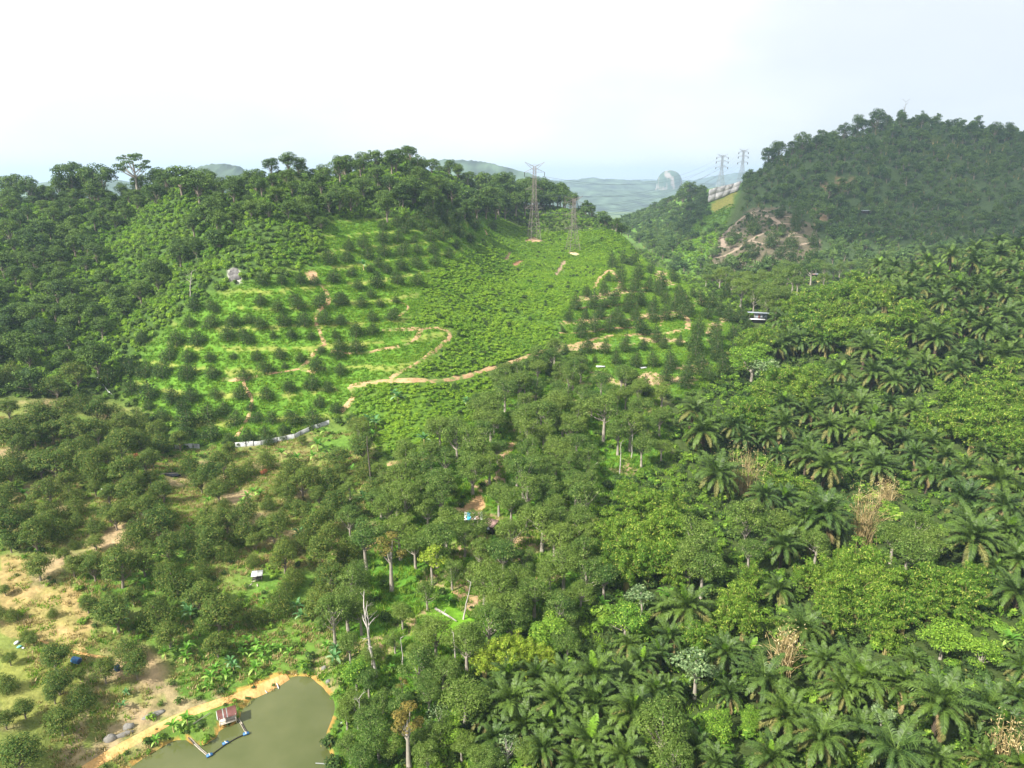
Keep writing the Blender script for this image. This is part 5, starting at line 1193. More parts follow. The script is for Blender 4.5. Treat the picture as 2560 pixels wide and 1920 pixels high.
# scrub under and between the forest trees
x, y = scatter_pts(ZM['forestL'], .24, rs, amin=-.82, amax=.25); kp = clear(x, y); x, y = x[kp], y[kp]
scatter('hillside_scrub', 'green scrub and ferns covering the left hillside', 'scrub', x, y, rs.uniform(.6, 1.6, len(x)), seed=2)
x, y = scatter_pts(ZM['forestL'], .24, rs, amin=-.82, amax=.25); kp = clear(x, y) & (fbm(x, y, 45, 55) < .52); x, y = x[kp], y[kp]
scatter('light_scrub', 'bright fern thickets between the left-hillside trees', 'fern', x, y, rs.uniform(.8, 1.7, len(x)), seed=3)
# bright fern slope
x, y = scatter_pts(mask_all('scrub', 'scrub2'), .9, rs); kp = offtrack(x, y, .5) & clear(x, y); x, y = x[kp], y[kp]
scatter('fern_thicket', 'bright green fern thicket covering the open slope below the pylons', 'fern', x, y, rs.uniform(.4, 1.6, len(x)) * (.55 + .9 * fbm(x, y, 12, 66)), seed=4, sq=rs.uniform(.45, 1.0, len(x)))
x, y = scatter_pts(mask_all('scrub', 'scrub2'), .02, rs); kp = offtrack(x, y, 1) & clear(x, y) & (fbm(x, y, 20, 44) > .46); x, y = x[kp], y[kp]
scatter('dark_scrub', 'darker scrub patches on the open fern slope', 'dscrub', x, y, rs.uniform(.5, 1.3, len(x)), seed=5)
# terrace vegetation
x, y = scatter_pts(mask_all('terrace', 'cluster'), .75, rs); bf = bil(BF, x, y); kp = offtrack(x, y, .3) & clear(x, y) & ((bf > .33) | (rs.random(len(x)) < .15)); x, y = x[kp], y[kp]
scatter('terrace_creeper', 'low green creeper covering the terrace banks', 'fern', x, y, rs.uniform(.3, .75, len(x)), seed=6, sq=np.full(len(x), .6))
x, y = scatter_pts(mask_all('terrace', 'cluster', 'wood'), 1.0, rs); kp = offtrack(x, y, .2) & clear(x, y); x, y = x[kp], y[kp]
kq = (bil(BF, x, y) > .33) | (bil(ZMf['wood'], x, y) > .3) | (rs.random(len(x)) < .2); x, y = x[kq], y[kq]
scatter('terrace_grass', 'bright green grass on the terraces and under the middle trees', 'tuft', x, y, rs.uniform(.7, 1.5, len(x)), seed=7)
# orchard ground
x, y = scatter_pts(ZM['orchard'], 1.6, rs, ymin=55, ymax=215, amin=-.8, amax=.1); kp = offtrack(x, y, .2) & ~inpoly(x, y, POND) & (fbm(x, y, 9, 71) < rs.uniform(.42, .62, len(x))) & clear(x, y); x, y = x[kp], y[kp]
scatter('dry_grass', 'straw-coloured and green grass on the orchard ground', 'straw', x, y, rs.uniform(.6, 1.5, len(x)), seed=8)
x, y = scatter_pts(ZM['orchard'], .10, rs, ymin=55, ymax=215, amin=-.8, amax=.1); kp = offtrack(x, y, .8) & clear(x, y) & (fbm(x, y, 26, 77) < .52); x, y = x[kp], y[kp]
scatter('orchard_weeds', 'leafy weeds and bushes between the orchard trees', 'under', x, y, rs.uniform(.25, .8, len(x)), seed=9)
# wood understorey and palm understorey
x, y = scatter_pts(ZM['wood'], .045, rs, ymin=50); kp = offtrack(x, y, 1.2) & clear(x, y); x, y = x[kp], y[kp]
scatter('wood_undergrowth', 'undergrowth beneath the grey-green trees', 'under', x, y, rs.uniform(.4, 1.1, len(x)), seed=10)
x, y = scatter_pts(ZM['palms'], .14, rs, ymin=45, ymax=345 * S, amin=-.2, amax=.85); kp = offtrack(x, y, 1.2) & clear(x, y); x, y = x[kp], y[kp]
scatter('palm_undergrowth', 'dense undergrowth beneath the oil palms and bamboo', 'under', x, y, rs.uniform(.6, 1.7, len(x)), seed=12)
x, y = scatter_pts(ZM['wood'] & (GXX < 0), .13, rs, ymin=50, ymax=115); kp = clear(x, y); x, y = x[kp], y[kp]
scatter('waterside_thicket', 'leafy thicket on the bank beside the pond', 'under', x, y, rs.uniform(.6, 1.6, len(x)), seed=13)
allz = np.zeros(ZG.shape, bool)
for k_ in ZM: allz |= ZM[k_]
x, y = scatter_pts(~allz & (GYY > 60) & (GYY < 760), .2, rs, amin=-.85, amax=.9); kp = offtrack(x, y, 1) & clear(x, y); x, y = x[kp], y[kp]
xv, yv = scatter_pts(ZM['valley'] & (GYY < 700), .07, rs); uv_, vv2 = project(xv, yv, hgt(xv, yv)); kv = ~inpoly(uv_, vv2, crop([(160,600),(400,540),(360,640),(340,700),(200,770)], O3)) & ~inpoly(uv_, vv2, crop([(10,1150),(120,1170),(280,1350),(380,1290),(370,1380),(120,1330),(0,1250)], O3))
x, y = np.concatenate([x, xv[kv]]), np.concatenate([y, yv[kv]])
scatter('mixed_undergrowth', 'mixed low growth on ground between the plantings', 'under', x, y, rs.uniform(.5, 1.3, len(x)), seed=23)
x, y = scatter_pts(ZM['palms'], .25, rs, ymin=60, ymax=345, amin=-.2, amax=.35); x, y = x[clear(x, y)], y[clear(x, y)]
scatter('shade_grass', 'green grass showing between palms and wood', 'tuft', x, y, rs.uniform(.8, 1.6, len(x)), seed=24)
srccol('palm', [joined(PT[4.5], PC_[0]) if False else PC_ for PC_ in PC])
x, y = scatter_pts(ZM['palms'], .016, rs, ymin=12, ymax=330 * S, amin=-.2, amax=3); u, v = project(x, y, hgt(x, y)); kp = (u > 2680) | (v > 2080); x, y = x[kp], y[kp]; kp = thin(x, y, 7.0)
scatter('palm_plantation_beyond', 'oil palms of the same plantation continuing outside the view', 'palm', x[kp], y[kp], rs.uniform(.8, 1.2, len(kp)), zoff=4.6, seed=40)
x, y = scatter_pts(ZM['palms'], .12, rs, ymin=8, ymax=330 * S, amin=-.2, amax=3); u, v = project(x, y, hgt(x, y)); kp = (x / y > .84) | (y < 46); x, y = x[kp], y[kp]
scatter('undergrowth_beyond', 'undergrowth continuing outside the view', 'under', x, y, rs.uniform(.6, 1.7, len(x)), seed=41)
x, y = scatter_pts(ZM['orchard'] | ZM['wood'], .012, rs, ymin=20, ymax=220, amin=-3, amax=.4); u, v = project(x, y, hgt(x, y)); kp = ((u < -90) | (v > 2080)) & clear(x, y); x, y = x[kp], y[kp]; kp = thin(x, y, 7)
srccol('orch', [joined(a, b_) for a, b_, _, _ in VAR['mature'][:4]])
scatter('orchard_beyond', 'orchard trees continuing outside the view', 'orch', x[kp], y[kp], rs.uniform(.7, 1.1, len(kp)), seed=42)
rp = np.random.default_rng(77); ex, ey = [], []
for (x0, y0), (x1, y1) in zip(POND, POND[1:] + POND[:1]):
    m_ = int(math.hypot(x1 - x0, y1 - y0) * 5); t_ = rp.random(m_); ex.append(x0 + (x1 - x0) * t_ + rp.normal(size=m_) * 1.6); ey.append(y0 + (y1 - y0) * t_ + rp.normal(size=m_) * 1.6)
x, y = np.concatenate(ex), np.concatenate(ey); k = ~inpoly(x, y, POND) & (segdist(x, y, POND + POND[:1]) > .35) & (bil(TD, x, y) > .2) & (rp.random(len(x)) < np.where(fbm(x, y, 6, 3) > .47, .8, .25)); x, y = x[k], y[k]
scatter('pond_edge_plants', 'weeds and tufts growing along the water edge', 'under', x, y, rp.uniform(.15, .5, len(x)), seed=31)
# far hill and valley woods
x, y = scatter_pts(ZM['farhill'], .034, rs, ymax=780 * S, amin=.2, amax=.9); u, v = project(x, y, hgt(x, y))
dz = inpoly(u, v, crop([(180,1130),(200,960),(460,715),(640,715),(850,830),(920,950),(820,1120),(500,1160)], O3)) & (y < 500 * S)
dz2 = inpoly(u, v, crop([(900,600),(960,520),(1120,520),(1180,560),(1000,640)], O3)) | inpoly(u, v, crop([(160,600),(400,540),(360,640),(340,700),(200,770)], O3)) | inpoly(u, v, crop([(430,500),(380,560),(200,610),(240,550),(420,450)], O3))
kp = ~dz2 & (~dz | (rs.random(len(x)) < .03)) & offtrack(x, y, 2.0); x, y = x[kp], y[kp]; kp = thin(x, y, 5.6); x, y = x[kp], y[kp]
print('far trees', len(x))
scatter('distant_forest', 'dark forest covering the large right-hand hill in cloud shade', 'far', x, y, rs.uniform(.6, 1.15, len(x)) * np.where(rs.random(len(x)) < .2, 1.5, 1) * (.7 + .6 * fbm(x, y, 60, 8)), seed=14, sq=rs.uniform(.8, 1.4, len(x)))
x, y = scatter_pts(ZM['valley'], .03, rs); f = fbm(x, y, 90, 21); u, v = project(x, y, hgt(x, y))
vg = inpoly(u, v, crop([(60,1130),(-60,1020),(40,900),(190,700),(200,640),(380,600),(370,780),(230,950),(190,1130)], O3))
fld = inpoly(u, v, crop([(0,1140),(120,1170),(280,1350),(380,1290),(370,1380),(120,1330),(0,1250)], O3))
cl = inpoly(u, v, crop([(150,560),(420,500),(400,650),(350,740),(200,820)], O3)) | (fld & (y < 420 * S))
kp = ~cl & (~vg | (rs.random(len(x)) < .08)); xa, ya = x[kp], y[kp]; kp = thin(xa, ya, 4.5)
scatter('valley_forest', 'woods on the low ridge and valley floor between the two hills', 'far', xa[kp], ya[kp], rs.uniform(.7, 1.4, len(kp)), seed=15)
x, y = scatter_pts(ZM['valley'], .10, rs); u, v = project(x, y, hgt(x, y)); kp = inpoly(u, v, crop([(60,1130),(-60,1020),(40,900),(190,700),(200,760),(370,680),(370,780),(230,950),(190,1130)], O3)); x, y = x[kp], y[kp]
scatter('valley_scrub', 'light green scrub on the valley side below the retaining wall', 'fern', x, y, rs.uniform(1.2, 2.6, len(x)), seed=16)
x, y = scatter_pts(ZM['farhill'], .05, rs, ymax=500 * S); u, v = project(x, y, hgt(x, y)); kp = inpoly(u, v, crop([(180,1130),(200,960),(460,715),(640,715),(850,830),(920,950),(820,1120),(500,1160)], O3)) & offtrack(x, y, 1) & (fbm(x, y, 20, 14) > .42); x, y = x[kp], y[kp]
scatter('clearing_scrub', 'low grey-green scrub in the terraced clearing of the right-hand hill', 'dscrub', x, y, rs.uniform(.8, 1.7, len(x)), seed=17)

# durian bushes in the far clearing
for cx, cy, ww in lst("420,950,50 430,1045,40 555,1035,45 345,1060,25 310,1070,60 465,990,90 660,860,60 640,980,90 630,1070,60 575,800,50 640,745,70 480,830,130 590,910,130 340,900,90 700,1040,120 520,1110,90 730,930,90 760,830,80 685,930,40 840,1060,140 860,920,80 750,780,90 260,1110,80 400,1120,80"):
    u, v = at((cx, cy), O3); plant('conic', 'hill_durian_tree', 'durian tree', 'tree', u, v, ww / 2.572, 'small dark', 'scattered trees in the terraced clearing', .3, 2.5)
# mixed trees at the head of the valley
for cx, cy, ww in lst("170,1170,80 260,1150,120 400,1230,160 470,1200,140 560,1240,140 650,1210,150 730,1160,140 800,1140,90 930,1160,90 850,1120,120 700,1100,140 620,1150,140 520,1150,110 340,1200,120 430,1160,110 1030,1110,80 1100,1090,70 600,1290,140 680,1280,120 760,1200,100 930,1110,90 990,1130,70 480,1300,120 560,1330,110 300,1130,90 1160,1120,80 1060,1150,60 780,1100,80 880,1080,100 1220,1100,80 660,1330,80 540,1390,60 620,1380,80"):
    u, v = at((cx, cy), O3); plant('wood', 'valley_tree', 'valley tree', 'tree', u, v, ww / 2.572, 'hazy grey-green', 'trees at the head of the valley', .4, 2.2)
# tall skyline trees of the right hill
for cx, cy, ww in lst("730,275,70 790,290,110 880,290,80 980,200,60 960,260,90 1060,220,90 1150,170,100 1270,140,110 1340,90,70 580,340,110 640,320,110 1180,160,80 1640,150,50 1720,175,50 1790,195,50 1870,215,70 2030,215,90 2120,210,80 1560,150,60 1430,140,70 55,600,120 20,640,80"):
    u, v = at((cx, cy), O3); wpx = ww / 2.572; tm_, cm_, W, hc = VAR['forest'][int(RNG.integers(5))]
    a_, b__, c_ = ray(u, v); x = a_ * TT; y = b__ * TT; gap = CAMZ + c_ * TT - hgt(x, y); okk = (TT > 560) & (TT < 1150)
    lim = hc * np.clip(wpx / FPX * TT / W, .8, 3) * 1.25; hitm = okk & (gap < lim); k = np.argmax(hitm) if hitm.any() else np.argmin(np.where(okk, gap, 9e9))
    sc = float(np.clip(wpx / FPX * TT[k] / W, .8, 3)); e = empty('hilltop_tree', (x[k], y[k], float(hgt(x[k], y[k]))), RNG.random() * 6, sc); e.scale = (sc, sc, float(np.clip(gap[k] / hc, .7 * sc, 1.15 * sc)))
    ob('trunk', tm_, e); ob('crown', cm_, e); REG.append((e, 'skyline tree', u, v, 'dark', 'skyline trees of the right hill', 'tree', wpx))

# ------------------------------------------------------------------ dead trees
def dead(cx, cy, o, hpx, seed, label, **kw):
    u, v = at((cx, cy), o); h = hit(u, v); H = hpx / 2.572 / FPX * h[3] / max(.5, math.cos(PITCH)); e = empty('dead_tree', (h[0], h[1], h[2]), 0, 1)
    ob('trunk', k_dead(seed, H=H, r0=.02 * H + .05, spread=H * .22, **kw), e); tag(e, label, 'dead tree'); return e
dead(790, 690, (850, 1280), 250, 1, 'bleached leaning dead trunk standing in the small green clearing', nb=1, lean=(.2, .05))
dead(235, 1060, (850, 1280), 470, 2, 'tall twisted grey dead tree with forked top above the pond', nb=8, lean=(-.12, .05))
dead(745, 1040, (850, 1280), 290, 3, 'thin bare snag below the green clearing', nb=2, lean=(0, .02))
dead(405, 990, (850, 1280), 200, 4, 'straight pale bare trunk right of the twisted dead tree', nb=1, lean=(-.02, 0))
dead(120, 1400, (850, 1280), 230, 5, 'grey branching dead tree on the bank at the pond corner', nb=8, lean=(.1, 0))
dead(1220, 1290, O1, 150, 6, 'pale dead tree against the forest on the left hillside', nb=6)
dead(200, 1010, O5, 320, 7, 'dark slim pole-like trunk left of the middle wood', nb=0, lean=(-.02, 0), m='pole')
for cx, cy, hp, lb in [(1395, 180, 50, 'short white trunk at the bend of the dirt road'), (1795, 935, 200, 'tall bare pale trunk rising from the grass in the middle wood'), (1872, 840, 150, 'brown bare trunk beside the tall pale trunk')]:
    dead(cx, cy, O5, hp, int(cx), lb, nb=1, lean=(0, 0))
u, v = at((1437, 135), O3); a_, b__, c_ = ray(u, v); x = a_ * TT; y = b__ * TT; gap = CAMZ + c_ * TT - hgt(x, y); okk = (TT > 700) & (TT < 1150); k = np.argmin(np.where(okk, np.abs(gap - 6), 9e9))
e = empty('dead_tree', (x[k], y[k], float(hgt(x[k], y[k]))), 0, 1); ob('trunk', k_dead(9, H=float(gap[k]) + 36 * TT[k] / FPX, r0=.5, spread=7, nb=6, m='palebark'), e)
tag(e, 'leafless forked tree sticking up from the top of the right hill', 'dead tree')
def fallen(p0, p1, o, r, label):
    a, b_ = hit(*at(p0, o)), hit(*at(p1, o)); m = ((a[0] + b_[0]) / 2, (a[1] + b_[1]) / 2)
    e = empty('fallen_log', (a[0], a[1], a[2]), 0, 1); ob('trunk', MB().tube([(0, 0, r), (m[0] - a[0], m[1] - a[1], float(hgt(*m)) - a[2] + r * 1.2), (b_[0] - a[0], b_[1] - a[1], b_[2] - a[2] + r)], [r, r * .8, r * .4], 6).mesh('trunk', 'deadwood'), e)
    st = np.array([(m[0] - a[0]) * .8, (m[1] - a[1]) * .8, r * 2 + (m[1] - a[1]) * 0]); ob('branch_stub', MB().tube([st, st + [.4, .2, .6]], [r * .4, r * .15], 4).mesh('branch_stub', 'deadwood'), e)
    tag(e, label, 'log')
fallen((615, 630), (750, 710), (850, 1280), .3, 'fallen pale log lying across the small green clearing')

# ------------------------------------------------------------------ pylons and lines
def strut(mb, a, b_, r): mb.tube([a, b_], [r, r], 4, cap=False)
def pylon(u, v, vtop, label, armpx, m='rustst', style=0, D=None, basew=8.0, seed=0):
    h = hit(u, v) if D is None else None
    if h: x, y, z = h[0], h[1], h[2]
    else: x, y, z = ct_xy(u, D, 95); z = float(hgt(x, y))
    rt = (-SP + (960 - vtop) / FPX * CP) / (CP + (960 - vtop) / FPX * SP); H = CAMZ + rt * y - z; arm = armpx / FPX * y
    e = empty('lattice_pylon', (x, y, z), .35 if style == 0 else .15, 1); tag(e, label, 'pylon', 'electricity pylons')
    wid = lambda f: basew * (1 - f / .55) + 2.6 * f / .55 if f < .55 else 2.6 + (1.5 - 2.6) * (f - .55) / .45
    r0 = .10 if style == 0 else .16
    lv = [0, .12, .24, .35, .45, .55, .63, .70, .77, .84, .90, .95]
    cor = lambda f, i: (wid(f) / 2 * (1, 1, -1, -1)[i], wid(f) / 2 * (1, -1, -1, 1)[i], H * f)
    for i in range(4): ob('leg', MB().tube([cor(f, i) for f in [-.01] + lv[1:]], [r0 * 1.3] * len(lv), 4).mesh('leg', m), e)
    br = MB()
    for a, b_ in zip(lv[:-1], lv[1:]):
        for i in range(4):
            j = (i + 1) % 4; strut(br, cor(a, i), cor(b_, j), r0 * .6); strut(br, cor(a, j), cor(b_, i), r0 * .6); strut(br, cor(b_, i), cor(b_, j), r0 * .6)
    ob('bracing', br.mesh('bracing', m), e)
    tips = []
    arms = [(.60, 1.0), (.77, 1.0), (.90, .96)] if style == 1 else [(.42, .95), (.66, .9), (.875, 1.0)]
    for f, k in arms:
        for s_ in (-1, 1):
            am = MB(); tip = (s_ * arm / 2 * k, 0, H * f); ww = wid(f) / 2
            for yy in (-ww, ww):
                strut(am, (s_ * ww, yy, H * f), tip, r0 * .7); strut(am, (s_ * ww, yy, H * (f + .05)), tip, r0 * .7)
            for q in (.3, .6): strut(am, (s_ * (ww + (arm / 2 * k - ww) * q), 0, H * f), (s_ * (ww + (arm / 2 * k - ww) * q), 0, H * (f + .05 * (1 - q))), r0 * .5)
            ao = ob('crossarm', am.mesh('crossarm', m), e)
            il = H * .055; ob('insulator', MB().tube([(tip[0], 0, tip[2]), (tip[0], 0, tip[2] - il)], [.22 if style == 0 else .5] * 2, 5).mesh('insulator', 'insul'), ao); tips.append((tip[0], tip[2] - il))
    pk = MB()
    for s_ in (-1, 1):                                 # raised earth-wire horns
        for yy in (-.7, .7):
            strut(pk, (s_ * .8, yy, H * .95), (s_ * arm / 2 * (.98 if style == 0 else .9), 0, H), r0 * .7); strut(pk, (s_ * .8, yy, H * .90), (s_ * arm / 2 * (.98 if style == 0 else .9), 0, H), r0 * .6)
        strut(pk, (s_ * .8, 0, H * .95), (s_ * arm / 4, 0, H * .955), r0 * .5); strut(pk, (s_ * arm / 4, 0, H * .955), (0, 0, H * .97), r0 * .5)
    ob('earth_wire_horn', pk.mesh('earth_wire_horn', m), e)
    cz_, sz_ = math.cos(e.rotation_euler.z), math.sin(e.rotation_euler.z)
    return [(x + tx * cz_, y + tx * sz_, z + tz) for tx, tz in tips]
tA = pylon(1335, 603, 405, 'brown lattice pylon on the green slope, the taller one in front of the ridge trees', 52, seed=1)
tB = pylon(1432, 628, 490, 'grey-green lattice pylon beside the brown one near the slope edge', 50, seed=2)
tC = pylon(1801, 468, 385, 'pale steel pylon above the concrete-faced cutting, lower of the far pair', 30, 'galv', 1, 655, 9, 3)
tD = pylon(1852, 452, 372, 'pale steel pylon against the flank of the right hill, higher of the far pair', 25, 'galv', 1, 668, 9, 4)
def cable(a, b_, sag, label, r=.10):
    t_ = np.linspace(0, 1, 26)[:, None]; A_, B_ = np.array(a), np.array(b_); p = A_ + (B_ - A_) * t_; p[:, 2] -= sag * 4 * t_[:, 0] * (1 - t_[:, 0])
    o = ob('power_line', MB().tube(p, [r] * 26, 4).mesh('power_line', 'cable')); tag(o, label, 'power line', 'conductors between the pylons')
for q, nm in ((0, 'lowest near'), (1, 'lowest far'), (2, 'middle near'), (3, 'middle far'), (4, 'topmost near'), (5, 'topmost far')):
    cable(tA[q], tC[q], 17, f'{nm} power line strung from the brown pylon to the lower far pylon', .075)
    cable(tB[q], tD[q], 17, f'{nm} power line strung from the grey-green pylon to the higher far pylon', .075)

# concrete-faced cutting under the far pylons
q_ = [(190,600),(240,585),(300,572),(350,560),(400,543)]; q2 = [(180,682),(225,665),(270,650),(320,625),(370,608)]
def P3(c, D): u, v = at(c, O3); a, b_, cc_ = ray(u, v); t_ = D * S / b_; return np.array([a * t_, b_ * t_, CAMZ + cc_ * t_])
hw_ = hit(*at((285, 650), O3)); e = empty('retaining_wall', hw_[:3], 0, 1); base = np.array(e.location)
for i in range(4):
    for s_ in range(2):
        pts = []
        for du in (0, 1):
            tp, bt_ = q_[i + du], q2[i + du]
            hb_ = hit(*at(bt_, O3)); Dw = hb_[1] / S - 2.5; a, b_ = P3(tp, Dw + 2.5), P3(bt_, Dw)
            for f in (s_ / 2, (s_ + 1) / 2): pts.append(a * (1 - f) + b_ * f - base)
        pts = np.array(pts); c = pts.mean(0); pts = c + (pts - c) * .985; V = np.concatenate([pts, pts + [0, 3.5, -2]])
        ob('panel', MB().add(V, [(0, 1, 3, 2), (4, 6, 7, 5), (0, 2, 6, 4), (1, 5, 7, 3), (0, 4, 5, 1), (2, 3, 7, 6)]).mesh('panel', mat('shotcrete', (.42, .41, .40), .95, var=.4, vscale=.25)), e)
tag(e, 'grey stained concrete-faced cutting beneath the two far pylons', 'wall')

# ------------------------------------------------------------------ fence of white sheets along the foot of the terraces
def sheetfence(pts, o, label, hgt_=1.5, m='sheet', orig=None):
    w3 = [hit(*(at(p, o) if orig is None else p)) for p in pts]; w3 = [p[:2] for p in w3]; e = empty('sheet_fence', (w3[0][0], w3[0][1], float(hgt(*w3[0]))), 0, 1); b0 = np.array(e.location)
    seg = []
    for a, b_ in zip(w3[:-1], w3[1:]):
        n_ = max(1, round(math.hypot(b_[0] - a[0], b_[1] - a[1]) / 2.4))
        seg += [((a[0] + (b_[0] - a[0]) * i / n_, a[1] + (b_[1] - a[1]) * i / n_), (a[0] + (b_[0] - a[0]) * (i + 1) / n_, a[1] + (b_[1] - a[1]) * (i + 1) / n_)) for i in range(n_)]
    for i, (a, b_) in enumerate(seg):
        za, zb_ = float(hgt(*a)), float(hgt(*b_)); hh = hgt_ * RNG.uniform(.92, 1.08); d = np.array([b_[0] - a[0], b_[1] - a[1]]); l_ = np.hypot(*d); d = d / l_; nn = np.array([d[1], -d[0]])
        V = []; k = 9
        for j in range(k):
            f = .03 + .94 * j / (k - 1); x_, y_ = a[0] + d[0] * l_ * f, a[1] + d[1] * l_ * f; wv = .03 * (1 if j % 2 else -1)
            zz = za + (zb_ - za) * f
            for zz_ in (zz - .3, zz + hh): V.append((x_ + nn[0] * wv - b0[0], y_ + nn[1] * wv - b0[1], zz_ - b0[2]))
            for zz_ in (zz - .3, zz + hh): V.append((x_ + nn[0] * (wv - .03) - b0[0], y_ + nn[1] * (wv - .03) - b0[1], zz_ - b0[2]))
        Q = []
        for j in range(k - 1):
            q = j * 4; Q += [(q, q + 4, q + 5, q + 1), (q + 2, q + 3, q + 7, q + 6), (q + 1, q + 5, q + 7, q + 3)]
        ob('sheet', MB().add(V, Q).mesh('sheet', m), e)
        ob('post', MB().box((a[0] - b0[0] - nn[0] * -.08, a[1] - b0[1] - nn[1] * -.08, za - b0[2] + hh * .5), (.09, .09, hh + .4)).mesh('post', 'pole'), e)
    tag(e, label, 'fence', 'white sheet fences')
F0 = lambda x, y: (380 + x / 4.254, 1020 + y / 4.254)
sheetfence([F0(240, 432), F0(320, 432), F0(440, 425), F0(510, 432)], None, 'short pale sheet fence at the foot of the terraces between two dark trees', orig=1)
sheetfence([F0(880, 418), F0(1000, 410), F0(1160, 395), F0(1240, 378), F0(1330, 360), F0(1430, 342), F0(1520, 325), F0(1580, 290), F0(1680, 245), F0(1780, 210), F0(1890, 170)], None, 'long white sheet fence curving up right at the foot of the terraces', orig=1)
e_ = sheetfence([(243, 946), (257, 962), (268, 978), (285, 994)], None, 'narrow white trough-like barrier running down from the dark forest edge', .7, 'white', orig=1)

# ------------------------------------------------------------------ buildings
def sheetroof(e, w_, d_, z, pitch, cols, th=.05, ribs=True, name='roof'):
    """roof of separate corrugated panels side by side along x; cols = [(width share, material)]"""
    r = ob(name, MB().box((0, 0, z - .12), (w_ * .98, .1, .1)).mesh(name, 'pole'), e); x0 = -w_ / 2
    for sh, m in cols:
        pw_ = w_ * sh; V = []; k = max(3, int(pw_ / .15)) | 1
        for j in range(k):
            x_ = x0 + .01 + (pw_ - .02) * j / (k - 1); zo = .035 * (j % 2)
            for yy in (-d_ / 2, d_ / 2):
                zz = z + pitch * yy; V += [(x_, yy, zz + zo), (x_, yy, zz + zo - th)]
        Q = []
        for j in range(k - 1):
            q = j * 4; Q += [(q, q + 4, q + 6, q + 2), (q + 1, q + 3, q + 7, q + 5), (q, q + 1, q + 5, q + 4), (q + 2, q + 6, q + 7, q + 3)]
        ob('roof_panel', MB().add(V, Q).mesh('roof_panel', m), r); x0 += pw_
# blue and white roofed shed
h = hit(1184, 1290, 2.7); e = empty('shed', (h[0], h[1], float(hgt(h[0], h[1]))), R(3), 1)
sw = 46 / FPX * h[3]; sdp = 3.6
sheetroof(e, sw, sdp, 2.75, .12, [(.15, 'white'), (.19, 'blue'), (.19, 'brownsheet'), (.08, 'white'), (.24, 'brownsheet'), (.15, 'white')])
for px_, py_ in ((-1, -1), (1, -1), (-1, 1), (1, 1)): ob('post', MB().box((px_ * (sw / 2 - .2), py_ * (sdp / 2 - .2), 1.2), (.14, .14, 2.7)).mesh('post', 'pole'), e)
ob('wall', MB().box((0, sdp / 2 - .35, 1.2), (sw - .7, .08, 2.4)).mesh('wall', 'darkwall'), e)
wl = ob('wall', MB().box((.3, -sdp / 2 + .35, .75), (sw - 1.2, .08, 1.3)).mesh('wall', 'darkwall'), e)
tag(e, 'open shed with striped white, blue and brown sheet roof in the middle wood', 'shed')
h = hit(1222, 1300, 2.0); e = empty('shed', (h[0] + .3, h[1] - 1.5, float(hgt(h[0], h[1] - 1.5))), R(-28), 1)
sheetroof(e, 3.4, 3.2, 2.3, .18, [(.5, 'brownsheet'), (.5, 'brownsheet')]); ob('wall', MB().box((0, 0, 1.0), (2.9, 2.6, 2.1)).mesh('wall', 'darkwall'), e)
ob('window', MB().box((.4, -1.33, 1.3), (.8, .06, .7)).mesh('window', 'greywall'), e); ob('door', MB().box((-.8, -1.33, .9), (.8, .06, 1.8)).mesh('door', 'window'), e)
tag(e, 'dark timber hut with faded brown roof below the striped shed', 'hut')
# hut on the pond bank
h = hit(567, 1781, 1.7); e = empty('hut', (h[0], h[1], float(hgt(h[0], h[1]))), R(27), 1)
sheetroof(e, 3.0, 2.2, 1.7, .10, [(.27, 'maroon'), (.06, 'sheet'), (.14, 'maroon'), (.05, 'sheet'), (.48, 'maroon')])
ob('floor_deck', MB().box((0, 0, .35), (2.7, 2.0, .12)).mesh('floor_deck', 'plank'), e)
for px_, py_ in ((-1, -1), (1, -1), (-1, 1), (1, 1)): ob('post', MB().box((px_ * 1.25, py_ * .95, .8), (.11, .11, 1.7)).mesh('post', 'plank'), e)
ob('rail', MB().box((0, -.95, .8), (2.4, .05, .08)).mesh('rail', 'pole'), e); ob('fascia', MB().box((-1.56, 0, 1.66), (.08, 2.2, .16)).mesh('fascia', 'white'), e)
tag(e, 'small open hut with maroon sheet roof striped white, on the pond bank', 'hut')
# little white-roofed shelter
h = hit(643, 1437, 1.4); e = empty('shelter', (h[0], h[1], float(hgt(h[0], h[1]))), R(12), 1)
sheetroof(e, 2.3, 1.9, 1.75, .15, [(.5, 'white'), (.5, 'sheet')])
for px_, py_ in ((-1, -1), (1, -1), (-1, 1), (1, 1)): ob('post', MB().box((px_ * .95, py_ * .75, .8), (.09, .09, 1.9)).mesh('post', 'pole'), e)
ob('shelf', MB().box((0, 0, .7), (1.9, 1.4, .08)).mesh('shelf', 'darkwall'), e)
tag(e, 'small white-roofed shelter on the grass between orchard trees', 'shelter')
for i, (cx, cy, a) in enumerate([(1640, 445, .4), (1610, 470, 1.2), (1655, 470, 2.0)]):
    h = hit(*at((cx, cy), OB)); o = ob('plank', MB().box((0, 0, .06), (1.3, .22, .06)).mesh('plank', 'plank'), loc=h[:3], rot=(0, 0, a)); tag(o, ['pale plank lying just below the white shelter', 'pale plank farthest from the white shelter on its left', 'pale plank lying on the right under the shelter'][i], 'plank', 'planks by the shelter')
